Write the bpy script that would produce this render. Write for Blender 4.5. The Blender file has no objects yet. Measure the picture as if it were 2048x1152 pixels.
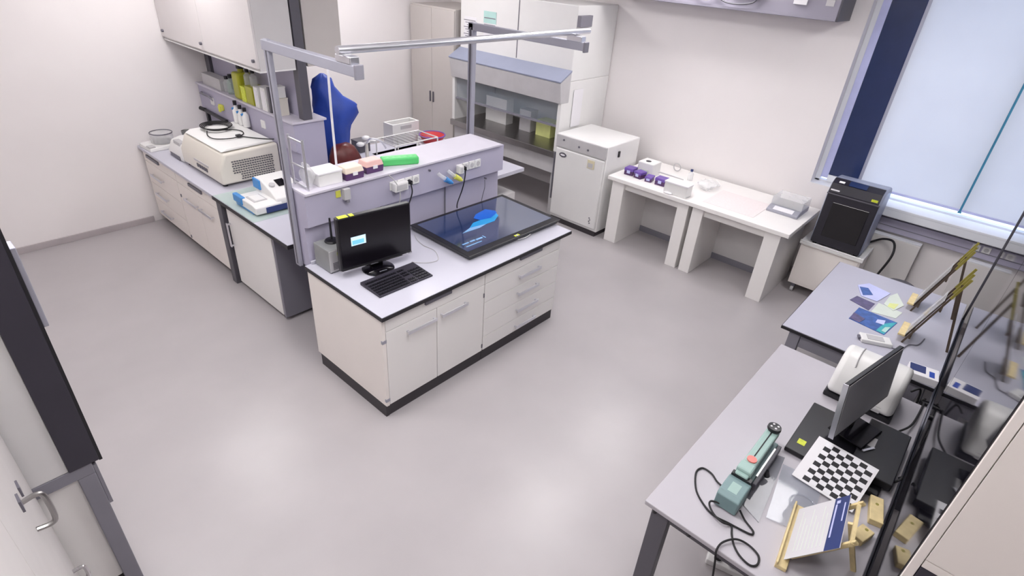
import bpy, math, random
from mathutils import Vector, Matrix, Euler
random.seed(7)
S = bpy.context.scene
C = S.collection
PI = math.pi

# ------------------------------------------------------------------ camera
YAW, PITCH, ROLL, FPX = math.radians(40.109), math.radians(30.913), math.radians(-4.182), 1124.12
fwd = Vector((math.cos(YAW)*math.cos(PITCH), math.sin(YAW)*math.cos(PITCH), -math.sin(PITCH)))
r0 = Vector((math.sin(YAW), -math.cos(YAW), 0))
d0 = fwd.cross(r0)
rgt = math.cos(ROLL)*r0 + math.sin(ROLL)*d0
dwn = -math.sin(ROLL)*r0 + math.cos(ROLL)*d0
cam_data = bpy.data.cameras.new('camera')
cam_data.sensor_width = 36.0
cam_data.lens = FPX*36.0/2048.0
cam_data.clip_start = 0.02
cam = bpy.data.objects.new('camera', cam_data)
C.objects.link(cam)
Rm = Matrix((rgt, -dwn, -fwd)).transposed()
cam.matrix_world = Matrix.Translation((0, 0, 3.0)) @ Rm.to_4x4()
S.camera = cam

# ------------------------------------------------------------------ sky and exposure
W = bpy.data.worlds.new('sky'); S.world = W; W.use_nodes = True
bgn = W.node_tree.nodes['Background']
bgn.inputs[0].default_value = (0.62, 0.74, 1.0, 1)
bgn.inputs[1].default_value = 2.6
S.view_settings.view_transform = 'Standard'
S.view_settings.look = 'None'
S.view_settings.gamma = 1.0
S.view_settings.use_curve_mapping = False
S.view_settings.exposure = 0.0
LAMP_STRENGTH = 23.5

# ------------------------------------------------------------------ materials
def lin(v):
    v /= 255.0
    return v/12.92 if v <= 0.04045 else ((v+0.055)/1.055)**2.4
def col(r, g, b): return (lin(r), lin(g), lin(b), 1)
MATS = {}
def M(name, rgb, rough=0.5, metal=0.0, vary=0.05, scale=6.0, bump=0.0, bscale=60.0, spec=0.5, emit=None, estr=0.0, coat=0.0):
    m = bpy.data.materials.new(name); m.use_nodes = True
    nt = m.node_tree; b = nt.nodes['Principled BSDF']
    c = col(*rgb)
    tc = nt.nodes.new('ShaderNodeTexCoord')
    n = nt.nodes.new('ShaderNodeTexNoise'); n.inputs['Scale'].default_value = scale; n.inputs['Detail'].default_value = 4
    nt.links.new(tc.outputs['Object'], n.inputs['Vector'])
    r = nt.nodes.new('ShaderNodeValToRGB')
    r.color_ramp.elements[0].position = 0.3; r.color_ramp.elements[1].position = 0.7
    r.color_ramp.elements[0].color = tuple(x*(1-vary) for x in c[:3])+(1,)
    r.color_ramp.elements[1].color = tuple(min(1, x*(1+vary)) for x in c[:3])+(1,)
    nt.links.new(n.outputs['Fac'], r.inputs['Fac'])
    nt.links.new(r.outputs['Color'], b.inputs['Base Color'])
    b.inputs['Roughness'].default_value = rough
    b.inputs['Metallic'].default_value = metal
    b.inputs['Specular IOR Level'].default_value = spec
    b.inputs['Coat Weight'].default_value = coat
    if bump:
        n2 = nt.nodes.new('ShaderNodeTexNoise'); n2.inputs['Scale'].default_value = bscale; n2.inputs['Detail'].default_value = 3
        nt.links.new(tc.outputs['Object'], n2.inputs['Vector'])
        bp = nt.nodes.new('ShaderNodeBump'); bp.inputs['Strength'].default_value = bump; bp.inputs['Distance'].default_value = 0.01
        nt.links.new(n2.outputs['Fac'], bp.inputs['Height']); nt.links.new(bp.outputs['Normal'], b.inputs['Normal'])
    if emit:
        b.inputs['Emission Color'].default_value = col(*emit); b.inputs['Emission Strength'].default_value = estr
    MATS[name] = m
    return m
def clear_mat(name, rgb, alpha, rough=0.05):
    m = bpy.data.materials.new(name); m.use_nodes = True; nt = m.node_tree
    b = nt.nodes['Principled BSDF']
    tc = nt.nodes.new('ShaderNodeTexCoord'); n = nt.nodes.new('ShaderNodeTexNoise'); n.inputs['Scale'].default_value = 9
    nt.links.new(tc.outputs['Object'], n.inputs['Vector'])
    mp = nt.nodes.new('ShaderNodeMapRange'); mp.inputs['To Min'].default_value = alpha*0.85; mp.inputs['To Max'].default_value = alpha*1.15
    nt.links.new(n.outputs['Fac'], mp.inputs['Value']); nt.links.new(mp.outputs['Result'], b.inputs['Alpha'])
    b.inputs['Base Color'].default_value = col(*rgb); b.inputs['Roughness'].default_value = rough
    MATS[name] = m
    return m

M('wall', (236, 231, 231), 0.75, vary=0.015, scale=1.5, bump=0.03, bscale=150)
M('ceiling', (235, 233, 232), 0.85, vary=0.01)
M('skirting', (176, 168, 170), 0.5)
M('floor', (173, 168, 170), 0.32, vary=0.035, scale=2.2, bump=0.008, bscale=25, spec=0.6)
M('white_laminate', (236, 233, 231), 0.42, vary=0.012, scale=3)
M('cream_laminate', (242, 235, 230), 0.45, vary=0.012, scale=3)
M('door_grey', (192, 188, 187), 0.5, vary=0.02)
M('duct', (150, 146, 160), 0.5, vary=0.02)
M('cabinet_white', (216, 211, 211), 0.45, vary=0.012)
M('sheet_paper', (206, 204, 208), 0.7, vary=0.02)
M('carcass', (205, 202, 202), 0.5, vary=0.02)
M('worktop_white', (194, 193, 205), 0.35, vary=0.015, scale=4)
M('desk_top', (183, 179, 186), 0.42, vary=0.02, scale=3)
M('table_top', (184, 183, 196), 0.35, vary=0.015, scale=4)
M('worktop_edge', (28, 26, 32), 0.45)
M('plinth', (52, 47, 52), 0.5)
M('spine', (178, 174, 194), 0.5, vary=0.02, scale=4)
M('spine_light', (206, 202, 214), 0.5, vary=0.02)
M('frame_grey', (128, 126, 136), 0.4, vary=0.02)
M('frame_dark', (88, 86, 94), 0.45, vary=0.03)
M('alu', (222, 222, 228), 0.3, metal=0.9, vary=0.03)
M('hood_grey', (214, 212, 212), 0.45, vary=0.02)
M('alu_dull', (170, 170, 182), 0.5, metal=0.5, vary=0.03)
M('steel', (165, 163, 162), 0.3, metal=1.0, vary=0.05)
M('chrome', (205, 203, 205), 0.14, metal=1.0)
M('grip_grey', (112, 110, 120), 0.4, metal=0.4)
M('black_plastic', (22, 21, 27), 0.38, vary=0.08, scale=20)
M('black_gloss', (12, 10, 16), 0.13, vary=0.05)
M('black_rubber', (26, 25, 28), 0.6)
M('screen_black', (14, 10, 18), 0.22, vary=0.1, scale=3)
M('charcoal', (50, 47, 58), 0.45, vary=0.05)
M('white_plastic', (228, 227, 226), 0.38, vary=0.012)
M('ivory', (223, 218, 208), 0.42, vary=0.015)
M('device_grey', (190, 188, 190), 0.45)
M('pc_grey', (150, 152, 152), 0.45, metal=0.3, vary=0.06, scale=10)
M('purple', (110, 80, 165), 0.35, vary=0.12, scale=15)
M('dark_purple', (84, 52, 98), 0.4, vary=0.1)
M('pink_lid', (232, 190, 184), 0.45)
M('cream_lid', (232, 218, 202), 0.45)
M('green_plastic', (92, 205, 118), 0.4, vary=0.05)
M('sealer_green', (156, 184, 178), 0.42, vary=0.04, scale=14)
M('sealer_dark', (122, 148, 150), 0.45, vary=0.04, scale=14)
M('button_red', (226, 126, 118), 0.4)
M('yellow', (214, 214, 92), 0.45)
M('lime', (206, 216, 60), 0.5, vary=0.15, scale=60)
M('bottle_yellow', (170, 170, 40), 0.3, vary=0.1, scale=8)
M('blue', (66, 138, 205), 0.4)
M('deep_blue', (38, 72, 168), 0.5, vary=0.08, scale=8, bump=0.3, bscale=14)
M('navy', (38, 52, 92), 0.25, vary=0.06)
M('teal_frame', (70, 140, 165), 0.35, metal=0.3)
M('dark_red', (92, 32, 30), 0.4, vary=0.2, scale=12)
M('red', (196, 62, 66), 0.4)
M('wood_pale', (222, 202, 152), 0.5, vary=0.1, scale=25)
M('wood_gold', (150, 140, 62), 0.5, vary=0.15, scale=25)
M('wood_dark', (84, 70, 58), 0.5, vary=0.15, scale=25)
M('paper', (232, 230, 234), 0.7, vary=0.01)
M('ink', (120, 118, 126), 0.7)
M('paper_blue', (44, 58, 112), 0.5, vary=0.05)
M('leaflet_blue', (58, 92, 160), 0.35, vary=0.35, scale=22)
M('leaflet_violet', (92, 84, 120), 0.4, vary=0.3, scale=22)
M('leaflet_teal', (60, 170, 180), 0.35, vary=0.15, scale=22)
M('leaflet_lilac', (196, 200, 240), 0.4, vary=0.08)
M('leaflet_lime', (222, 228, 150), 0.5, vary=0.1)
M('leaflet_green_pale', (214, 222, 212), 0.5, vary=0.05)
M('stone_inset', (233, 224, 224), 0.6, vary=0.03, scale=40)
M('sill', (232, 234, 240), 0.4, vary=0.01)
M('radiator', (224, 220, 218), 0.45, vary=0.01)
M('printer_side', (150, 156, 178), 0.35, vary=0.03)
M('printer_black', (34, 32, 42), 0.3, vary=0.06)
M('tint_glass', (20, 19, 27), 0.045, vary=0.05, spec=0.6)
M('mint', (178, 214, 208), 0.5)
M('cupboard_beige', (196, 190, 186), 0.5, vary=0.015)
M('label_cream', (214, 206, 176), 0.6)
M('dialog', (200, 228, 240), 0.4, emit=(200, 228, 245), estr=0.6)
M('dialog_blue', (120, 190, 225), 0.4, emit=(110, 190, 230), estr=0.6)
M('logo_blue', (30, 90, 190), 0.12, emit=(38, 104, 200), estr=0.28)
M('logo_cyan', (40, 140, 200), 0.12, emit=(58, 150, 210), estr=0.28)
M('logo_pale', (120, 160, 200), 0.12, emit=(120, 165, 215), estr=0.35)
M('screen_navy', (24, 34, 62), 0.1, vary=0.2, scale=2.5, emit=(40, 62, 110), estr=0.35)
M('screen_grey', (205, 205, 212), 0.4, vary=0.04, scale=3)
M('lamp', (250, 250, 250), 0.5, emit=(255, 252, 252), estr=LAMP_STRENGTH)
clear_mat('acrylic', (176, 182, 196), 0.28)
clear_mat('clear_plastic', (235, 236, 238), 0.35)
clear_mat('green_glass', (205, 228, 218), 0.30)
clear_mat('window_glass', (200, 220, 240), 0.08)
MATS['screen_navy'].node_tree.nodes['Principled BSDF'].inputs['IOR'].default_value = 2.7
# translucent roller blind cloth
m = bpy.data.materials.new('blind_cloth'); m.use_nodes = True; nt = m.node_tree
for n in list(nt.nodes): nt.nodes.remove(n)
o_ = nt.nodes.new('ShaderNodeOutputMaterial'); tl = nt.nodes.new('ShaderNodeBsdfTranslucent'); df = nt.nodes.new('ShaderNodeBsdfDiffuse'); mx = nt.nodes.new('ShaderNodeMixShader')
tc = nt.nodes.new('ShaderNodeTexCoord'); wv = nt.nodes.new('ShaderNodeTexNoise'); wv.inputs['Scale'].default_value = 3
rp = nt.nodes.new('ShaderNodeValToRGB'); rp.color_ramp.elements[0].color = (0.80, 0.80, 0.82, 1); rp.color_ramp.elements[1].color = (0.86, 0.86, 0.87, 1)
nt.links.new(tc.outputs['Object'], wv.inputs['Vector']); nt.links.new(wv.outputs['Fac'], rp.inputs['Fac'])
nt.links.new(rp.outputs['Color'], tl.inputs['Color']); nt.links.new(rp.outputs['Color'], df.inputs['Color'])
mx.inputs[0].default_value = 0.5
nt.links.new(tl.outputs[0], mx.inputs[1]); nt.links.new(df.outputs[0], mx.inputs[2]); nt.links.new(mx.outputs[0], o_.inputs[0])
MATS['blind_cloth'] = m
# printed chessboard on the calibration panel (flat print), object coordinates in metres
m = bpy.data.materials.new('chessboard_print'); m.use_nodes = True; nt = m.node_tree; b = nt.nodes['Principled BSDF']
tc = nt.nodes.new('ShaderNodeTexCoord'); mpn = nt.nodes.new('ShaderNodeMapping'); ck = nt.nodes.new('ShaderNodeTexChecker')
ck.inputs['Scale'].default_value = 1.0; ck.inputs['Color1'].default_value = col(38, 37, 42); ck.inputs['Color2'].default_value = col(236, 235, 240)
mpn.inputs['Scale'].default_value = (1/0.0265, 1/0.034, 1.0); mpn.inputs['Location'].default_value = (0.0, 0.0, 0.5)
nt.links.new(tc.outputs['Object'], mpn.inputs['Vector']); nt.links.new(mpn.outputs[0], ck.inputs['Vector']); nt.links.new(ck.outputs['Color'], b.inputs['Base Color'])
b.inputs['Roughness'].default_value = 0.5
MATS['chessboard_print'] = m

# ------------------------------------------------------------------ mesh helpers
class MB:
    def __init__(s): s.v = []; s.f = []
    def add(s, vs, fs):
        k = len(s.v); s.v += [Vector(p) for p in vs]; s.f += [tuple(i+k for i in f) for f in fs]; return s
    def box(s, x0, x1, y0, y1, z0, z1):
        if x0 > x1: x0, x1 = x1, x0
        if y0 > y1: y0, y1 = y1, y0
        if z0 > z1: z0, z1 = z1, z0
        return s.add([(x0,y0,z0),(x1,y0,z0),(x1,y1,z0),(x0,y1,z0),(x0,y0,z1),(x1,y0,z1),(x1,y1,z1),(x0,y1,z1)],
                     [(0,3,2,1),(4,5,6,7),(0,1,5,4),(1,2,6,5),(2,3,7,6),(3,0,4,7)])
    def hexa(s, b4, t4):
        return s.add(list(b4)+list(t4), [(0,3,2,1),(4,5,6,7),(0,1,5,4),(1,2,6,5),(2,3,7,6),(3,0,4,7)])
    def cyl(s, p0, p1, r, r1=None, n=16):
        p0 = Vector(p0); p1 = Vector(p1); r1 = r if r1 is None else r1
        d = (p1-p0).normalized(); a = d.orthogonal().normalized(); b = d.cross(a)
        vs = [p0+(a*math.cos(2*PI*i/n)+b*math.sin(2*PI*i/n))*r for i in range(n)]
        vs += [p1+(a*math.cos(2*PI*i/n)+b*math.sin(2*PI*i/n))*r1 for i in range(n)]
        return s.add(vs, [(i,(i+1)%n,n+(i+1)%n,n+i) for i in range(n)]+[tuple(range(n-1,-1,-1)), tuple(range(n,2*n))])
    def bar(s, p0, p1, w, h, up=(0,0,1)):
        p0 = Vector(p0); p1 = Vector(p1); d = (p1-p0).normalized(); u = Vector(up)
        a = d.cross(u).normalized()*w/2; b = a.cross(d).normalized()*h/2
        return s.hexa([p0-a-b, p0+a-b, p0+a+b, p0-a+b], [p1-a-b, p1+a-b, p1+a+b, p1-a+b])
    def tube(s, pts, r, n=8, sub=6, closed=False):
        P = [Vector(p) for p in pts]
        if sub > 1 and len(P) > 2:
            Q = []; L = len(P)
            for i in range(L-1 if not closed else L):
                if closed: a, b, c, d = P[(i-1)%L], P[i], P[(i+1)%L], P[(i+2)%L]
                else: a, b, c, d = P[max(i-1,0)], P[i], P[i+1], P[min(i+2,L-1)]
                for k in range(sub):
                    t = k/sub
                    Q.append(0.5*((2*b)+(-a+c)*t+(2*a-5*b+4*c-d)*t*t+(-a+3*b-3*c+d)*t**3))
            if not closed: Q.append(P[-1])
            P = Q
        L = len(P); a = None; vs = []
        for i in range(L):
            t = (P[(i+1)%L if closed else min(i+1,L-1)]-P[(i-1)%L if closed else max(i-1,0)])
            t = t.normalized() if t.length > 1e-9 else Vector((1,0,0))
            a = t.orthogonal().normalized() if a is None else (a-t*a.dot(t))
            a = a.normalized() if a.length > 1e-6 else t.orthogonal().normalized()
            b = t.cross(a)
            vs += [P[i]+(a*math.cos(2*PI*k/n)+b*math.sin(2*PI*k/n))*r for k in range(n)]
        fs = []
        for i in range(L if closed else L-1):
            j = (i+1)%L
            for k in range(n): fs.append((i*n+k, i*n+(k+1)%n, j*n+(k+1)%n, j*n+k))
        if not closed: fs += [tuple(range(n-1,-1,-1)), tuple(range((L-1)*n, L*n))]
        return s.add(vs, fs)
    def prism(s, poly, axis, a0, a1):
        n = len(poly)
        def P(p, a): return {'x': (a,p[0],p[1]), 'y': (p[0],a,p[1]), 'z': (p[0],p[1],a)}[axis]
        return s.add([P(p,a0) for p in poly]+[P(p,a1) for p in poly],
                     [(i,(i+1)%n,n+(i+1)%n,n+i) for i in range(n)]+[tuple(range(n-1,-1,-1)), tuple(range(n,2*n))])
    def lathe(s, prof, c=(0,0,0), n=24):
        c = Vector(c); vs = []; m = len(prof)
        for r, z in prof:
            r = max(r, 1e-4)
            vs += [c+Vector((r*math.cos(2*PI*i/n), r*math.sin(2*PI*i/n), z)) for i in range(n)]
        fs = [(j*n+i, j*n+(i+1)%n, (j+1)*n+(i+1)%n, (j+1)*n+i) for j in range(m-1) for i in range(n)]
        return s.add(vs, fs+[tuple(range(n-1,-1,-1)), tuple(range((m-1)*n, m*n))])
    def ball(s, c, rx, ry=None, rz=None, n=16, m=9):
        ry = rx if ry is None else ry; rz = rx if rz is None else rz; c = Vector(c)
        k = len(s.v); s.lathe([(math.sin(PI*j/m), -math.cos(PI*j/m)) for j in range(m+1)], (0,0,0), n)
        for i in range(k, len(s.v)):
            p = s.v[i]; s.v[i] = Vector((p.x*rx+c.x, p.y*ry+c.y, p.z*rz+c.z))
        return s
    def xf(s, mat):
        s.v = [mat @ p for p in s.v]; return s
    def build(s, name, mat, parent=None, bevel=0.0, smooth=False, seg=2, kind=None, label=None):
        off = OFF.get(parent.name, Vector((0,0,0))) if parent else Vector((0,0,0))
        me = bpy.data.meshes.new(name)
        me.from_pydata([tuple(p-off) for p in s.v], [], s.f)
        import bmesh
        bm = bmesh.new(); bm.from_mesh(me); bmesh.ops.recalc_face_normals(bm, faces=bm.faces); bm.to_mesh(me); bm.free()
        o = bpy.data.objects.new(name, me); C.objects.link(o)
        me.materials.append(MATS[mat])
        if smooth:
            me.shade_smooth(); me.set_sharp_from_angle(angle=math.radians(40))
        if bevel:
            b = o.modifiers.new('bevel', 'BEVEL'); b.width = bevel; b.segments = seg; b.limit_method = 'ANGLE'; b.angle_limit = math.radians(40)
            if seg > 2:
                me.shade_smooth(); me.set_sharp_from_angle(angle=math.radians(60))
        if parent: o.parent = parent
        OFF[o.name] = off
        if kind: o['kind'] = kind
        if label: o['label'] = label
        return o
OFF = {}
def thing(name, label, cat, loc=(0,0,0), rz=0.0, group=None, local=False):
    o = bpy.data.objects.new(name, None); C.objects.link(o); o.empty_display_size = 0.1
    o.location = loc; o.rotation_euler = (0, 0, rz)
    o['label'] = label; o['category'] = cat
    if group: o['group'] = group
    OFF[o.name] = Vector((0,0,0)) if local else Vector(loc)
    return o
def single(name, mb, mat, label, cat, group=None, **kw):
    xs = [p.x for p in mb.v]; ys = [p.y for p in mb.v]; zs = [p.z for p in mb.v]
    c = Vector(((min(xs)+max(xs))/2, (min(ys)+max(ys))/2, min(zs)))
    for i in range(len(mb.v)): mb.v[i] = mb.v[i]-c
    o = mb.build(name, mat, **kw); o.location = c
    o['label'] = label; o['category'] = cat
    if group: o['group'] = group
    return o
def struct(name, mb, mat, parent=None, **kw):
    o = mb.build(name, mat, parent, **kw)
    if not parent: o['kind'] = 'structure'
    return o
def B(*a): return MB().box(*a)

# ------------------------------------------------------------------ the room
XB, YL, YR, XF, ZC = 6.55, 7.10, -1.60, -1.20, 3.35
WY0, WY1, WZ0, WZ1 = -1.45, 1.42, 1.06, 3.15      # window opening
fl = struct('floor', B(XF-.2, XB+.25, YR-.2, YL+.2, -.1, 0), 'floor')
struct('ceiling', B(XF-.2, XB+.25, YR-.2, YL+.2, ZC, ZC+.1), 'ceiling')
struct('wall_left', B(XF-.2, XB+.25, YL, YL+.2, 0, ZC), 'wall')
struct('wall_right', B(XF-.2, XB+.25, YR-.2, YR, 0, ZC), 'wall')
struct('wall_front', B(XF-.2, XF, YR, YL, 0, ZC), 'wall')
wb = B(XB, XB+.25, WY1, YL, 0, ZC).box(XB, XB+.25, YR, WY0, 0, ZC).box(XB, XB+.25, WY0, WY1, 0, WZ0).box(XB, XB+.25, WY0, WY1, WZ1, ZC)
struct('wall_back', wb, 'wall')
struct('baseboard_left', B(XF, 1.80, YL-.018, YL, 0, .07), 'skirting', bevel=.003)
struct('baseboard_back', B(XB-.018, XB, YR, 4.1, 0, .07), 'skirting', bevel=.003)

win = bpy.data.objects.new('window_1', None); C.objects.link(win); win['kind'] = 'structure'; win.location = (XB, 0, WZ0); OFF[win.name] = Vector(win.location)
fx0, fx1 = XB+.14, XB+.20
MB().box(fx0, fx1, WY1-.05, WY1, WZ0, WZ1).box(fx0, fx1, WY0, WY0+.05, WZ0, WZ1).box(fx0, fx1, WY0, WY1, WZ0, WZ0+.022).box(fx0, fx1, WY0, WY1, WZ1-.05, WZ1).build('frame', 'sill', win, bevel=.004)
B(fx0-.01, fx1, 1.015, 1.30, WZ0+.09, WZ1-.05).build('ventilation_panel', 'navy', win, bevel=.004)
B(fx0-.005, fx1, .985, 1.015, WZ0+.05, WZ1-.05).build('panel_post', 'alu_dull', win)
B(fx0-.005, fx1, 1.30, 1.37, WZ0+.05, WZ1-.05).build('panel_post', 'leaflet_lilac', win)
B(fx0-.02, fx1, .075, .105, WZ0+.05, WZ1-.05).build('mullion', 'teal_frame', win)
B(fx1-.02, fx1-.012, .105, .985, WZ0+.022, WZ1-.05).build('pane', 'window_glass', win)
B(fx1-.02, fx1-.012, WY0+.05, .075, WZ0+.022, WZ1-.05).build('pane', 'window_glass', win)
B(fx0-.015, fx1, 1.015, 1.30, WZ0+.022, WZ0+.09).build('panel_rail', 'sill', win)
sl = struct('trim_1', B(XB-.12, XB+.14, WY0, WY1-.30, WZ0-.02, WZ0+.004), 'sill', bevel=.004)
B(XB-.12, XB-.10, WY0, WY1-.30, WZ0-.09, WZ0-.02).build('fascia', 'sill', sl)
B(XB, XB+.14, WY1-.30, WY1, WZ0+.0005, WZ0+.004).build('reveal_board', 'sill', sl)
tr = struct('trim_2', B(XB-.05, XB, YR, 1.15, .80, .93), 'spine', bevel=.004)
B(XB-.0525, XB-.0495, YR, 1.15, .855, .862).build('groove', 'frame_grey', tr)
for y in (-.155, -.235):
    B(XB-.062, XB-.05, y-.032, y+.032, .865, .925).build('socket', 'white_plastic', tr, bevel=.004)
    MB().cyl((XB-.063, y, .895), (XB-.06, y, .895), .02, n=16).build('socket_face', 'device_grey', tr)

def blind(y0, y1, zb, label):
    t = thing('roller_blind', label, 'blind', (XB+.10, (y0+y1)/2, zb), group='window blinds')
    B(XB+.099, XB+.101, y0, y1, zb, WZ1-.03).build('cloth', 'blind_cloth', t)
    B(XB+.092, XB+.106, y0, y1, zb-.022, zb).build('bottom_bar', 'leaflet_lilac', t, bevel=.003)
    MB().cyl((XB+.10, y0, WZ1-.03), (XB+.10, y1, WZ1-.03), .028).build('roller', 'alu', t, smooth=True)
blind(.099, .98, 1.155, 'pale blue roller blind between the navy window panel and the thin teal bar')
blind(-1.40, .081, 1.155, 'pale blue roller blind at the right edge, right of the teal bar')

def radiator(y0, y1, label):
    t = thing('radiator', label, 'radiator', (XB-.1, (y0+y1)/2, 0), group='radiators under the window')
    B(XB-.10, XB-.075, y0, y1, .16, .76).build('panel', 'radiator', t, bevel=.006)
    B(XB-.10, XB-.03, y0, y1, .76, .775).build('top_grille', 'sill', t, bevel=.003)
    for y in (y0+.1, y1-.1): B(XB-.075, XB-.03, y-.02, y+.02, .3, .6).build('bracket', 'radiator', t)
    for y in (y0+.05, y1-.05): MB().cyl((XB-.06, y, 0), (XB-.06, y, .2), .012).build('pipe', 'alu_dull', t)
radiator(.24, 1.10, 'white panel radiator under the window behind the printer cart')
radiator(-.90, -.09, 'white panel radiator under the window at the right edge')

# ceiling lamps: first row placed by floor highlights, second row added as unseen fill
for i, (x, y, sx, sy, lb) in enumerate([(1.97, 5.9, .6, .6, 'over the long drawer bench'), (5.8, 2.8, .6, .6, 'over the weighing table'), (4.07, 2.66, .6, .6, 'over the island drawers'),
        (.3, 4.2, .5, .85, 'added for fill over the aisle near the far left wall'), (4.25, 5.75, .6, 1.0, 'added for fill over the sink bench'), (1.9, 1.5, .6, 1.0, 'added for fill over the middle of the room'), (4.8, .45, .9, .45, 'added for fill over the leaflet table'), (.55, .5, .5, .6, 'added for fill over the near aisle'), (.9, 2.9, .6, .6, 'added for fill beside the fume cupboard')]):
    t = thing('ceiling_light', 'long white ceiling light '+lb, 'light', (x, y, ZC-.06), group='ceiling lights')
    B(x-sx/2-.03, x+sx/2+.03, y-sy/2-.03, y+sy/2+.03, ZC-.05, ZC-.001).build('housing', 'white_plastic', t)
    B(x-sx/2, x+sx/2, y-sy/2, y+sy/2, ZC-.06, ZC-.05).build('diffuser', 'lamp', t)

# ------------------------------------------------------------------ island bench
def handle_x(par, x0, x1, y, z, mat='alu'):
    B(x0, x1, y-.034, y-.024, z-.010, z+.010).build('handle', mat, par, bevel=.002)
    return par
def bow_handle(par, p0, p1, out, th=.028):
    """flat bar handle with two feet, from p0 to p1, standing off along out"""
    p0 = Vector(p0); p1 = Vector(p1); o = Vector(out); m = MB()
    m.bar(p0+o, p1+o, th, .008, up=o)
    d = (p1-p0).normalized()
    for p in (p0+d*.012, p1-d*.012): m.bar(p, p+o, .014, .016, up=d)
    return m.build('handle', 'alu', par, bevel=.002)
FY = 2.595
def island_unit(name, label, x0, x1, doors=None, drawers=None, grip=None, endpanel=None, group='island base cabinets'):
    t = thing(name, label, 'cabinet', ((x0+x1)/2, 3.05, 0), group=group)
    B(x0, x1, FY+.02, 3.50, .105, .868).build('body', 'carcass', t)
    B(x0+.0, x1, FY+.015, 3.46, 0, .105).build('plinth', 'plinth', t)
    f = B(x0+.003, x1-.003, FY, FY+.02, .755, .866).build('pull_out_board', 'white_laminate', t, bevel=.002)
    B(grip[0], grip[1], FY-.016, FY, .828, .858).build('grip', 'grip_grey', f, bevel=.003)
    for d in doors or []:
        q = B(d[0], d[1], FY, FY+.02, .11, .750).build('door', 'white_laminate', t, bevel=.002)
        bow_handle(q, (d[2], FY, .680), (d[3], FY, .680), (0, -.03, 0))
    for z0, z1, hz, ha, hb in drawers or []:
        q = B(x0+.003, x1-.003, FY, FY+.02, z0, z1).build('drawer', 'white_laminate', t, bevel=.002)
        bow_handle(q, (ha, FY, hz), (hb, FY, hz), (0, -.03, 0))
    return t
u = island_unit('base_cabinet', 'white double-door island cabinet under the keyboard', 1.80, 2.748, doors=[(1.803, 2.252, 1.97, 2.235), (2.258, 2.745, 2.285, 2.545)], grip=(2.14, 2.39))
B(1.772, 1.80, FY, 3.50, .105, .868).build('end_panel', 'cream_laminate', u, bevel=.002)
B(1.772, 1.80, FY+.012, 3.46, 0, .105).build('end_plinth', 'plinth', u)
for z in (.68, .16): B(1.768, 1.803, FY-.004, FY+.012, z-.012, z+.012).build('hinge', 'alu_dull', u)
for z in (.655, .16): B(2.737, 2.747, FY-.006, FY, z-.018, z+.018).build('lock', 'grip_grey', u)
island_unit('drawer_cabinet', 'white four-drawer island cabinet under the big flat display', 2.752, 3.70, grip=(3.15, 3.43),
            drawers=[(.583, .750, .675, 3.145, 3.42), (.415, .579, .508, 3.14, 3.412), (.247, .411, .338, 3.145, 3.42), (.11, .243, .168, 3.14, 3.41)])
wt = thing('island_worktop', 'white island worktop with thin black edge under monitor and flat display', 'worktop', (2.8, 3.05, .868))
B(1.758, 3.815, 2.565, 3.505, .868, .896).build('edge', 'worktop_edge', wt, bevel=.002)
B(1.763, 3.810, 2.570, 3.505, .896, .900).build('surface', 'worktop_white', wt)

# island service spine with shelf
sp = thing('service_spine', 'lilac-grey socket spine with white shelf along the back of the island', 'bench spine', (2.8, 3.65, 0))
for xa, xb, yb in ((1.808, 2.12, 3.685), (2.12, 3.84, 3.84)):
    MB().prism([(3.508, .90), (3.52, 1.19), (3.46, 1.21), (3.46, 1.45), (yb, 1.45), (yb, .86), (3.51, .86), (3.51, .90)], 'x', xa, xb).build('trunk', 'spine', sp)
B(2.10, 3.79, 3.51, 3.84, 0, .86).build('lower_casing', 'spine', sp)
MB().prism([(1.808,3.445),(3.795,3.445),(3.795,3.86),(2.10,3.86),(2.10,3.70),(1.808,3.70)], 'z', 1.45, 1.468).build('shelf', 'spine_light', sp, bevel=.003)
B(1.81, 3.82, 3.485, 3.506, .900, .925).build('upstand', 'worktop_white', sp, bevel=.003)
for x in (2.47, 3.15): B(x-.003, x+.003, 3.4985, 3.512, .93, 1.185).build('panel_joint', 'frame_grey', sp)
def sockets(x, z, n):
    for i in range(n):
        xx = x+i*.075
        s_ = B(xx-.034, xx+.034, 3.448, 3.461, z-.036, z+.036).build('socket', 'white_plastic', sp, bevel=.004)
        MB().cyl((xx, 3.4455, z), (xx, 3.449, z), .022, n=14).build('socket_face', 'device_grey', s_)
sockets(2.56, 1.355, 4); sockets(3.27, 1.345, 4)
B(2.10, 2.155, 3.425, 3.461, 1.355, 1.44).build('switch_box', 'device_grey', sp, bevel=.004)
MB().box(2.05, 2.09, 3.4555, 3.461, 1.38, 1.43).build('sticker', 'yellow', sp)
B(2.115, 2.14, 3.42, 3.44, 1.335, 1.356).build('switch_lever', 'frame_grey', sp)
for x, z in ((2.93, 1.40), (3.60, 1.18)): MB().cyl((x, 3.44, z), (x, 3.462, z), .008, n=10).build('bolt', 'grip_grey', sp)

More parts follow.
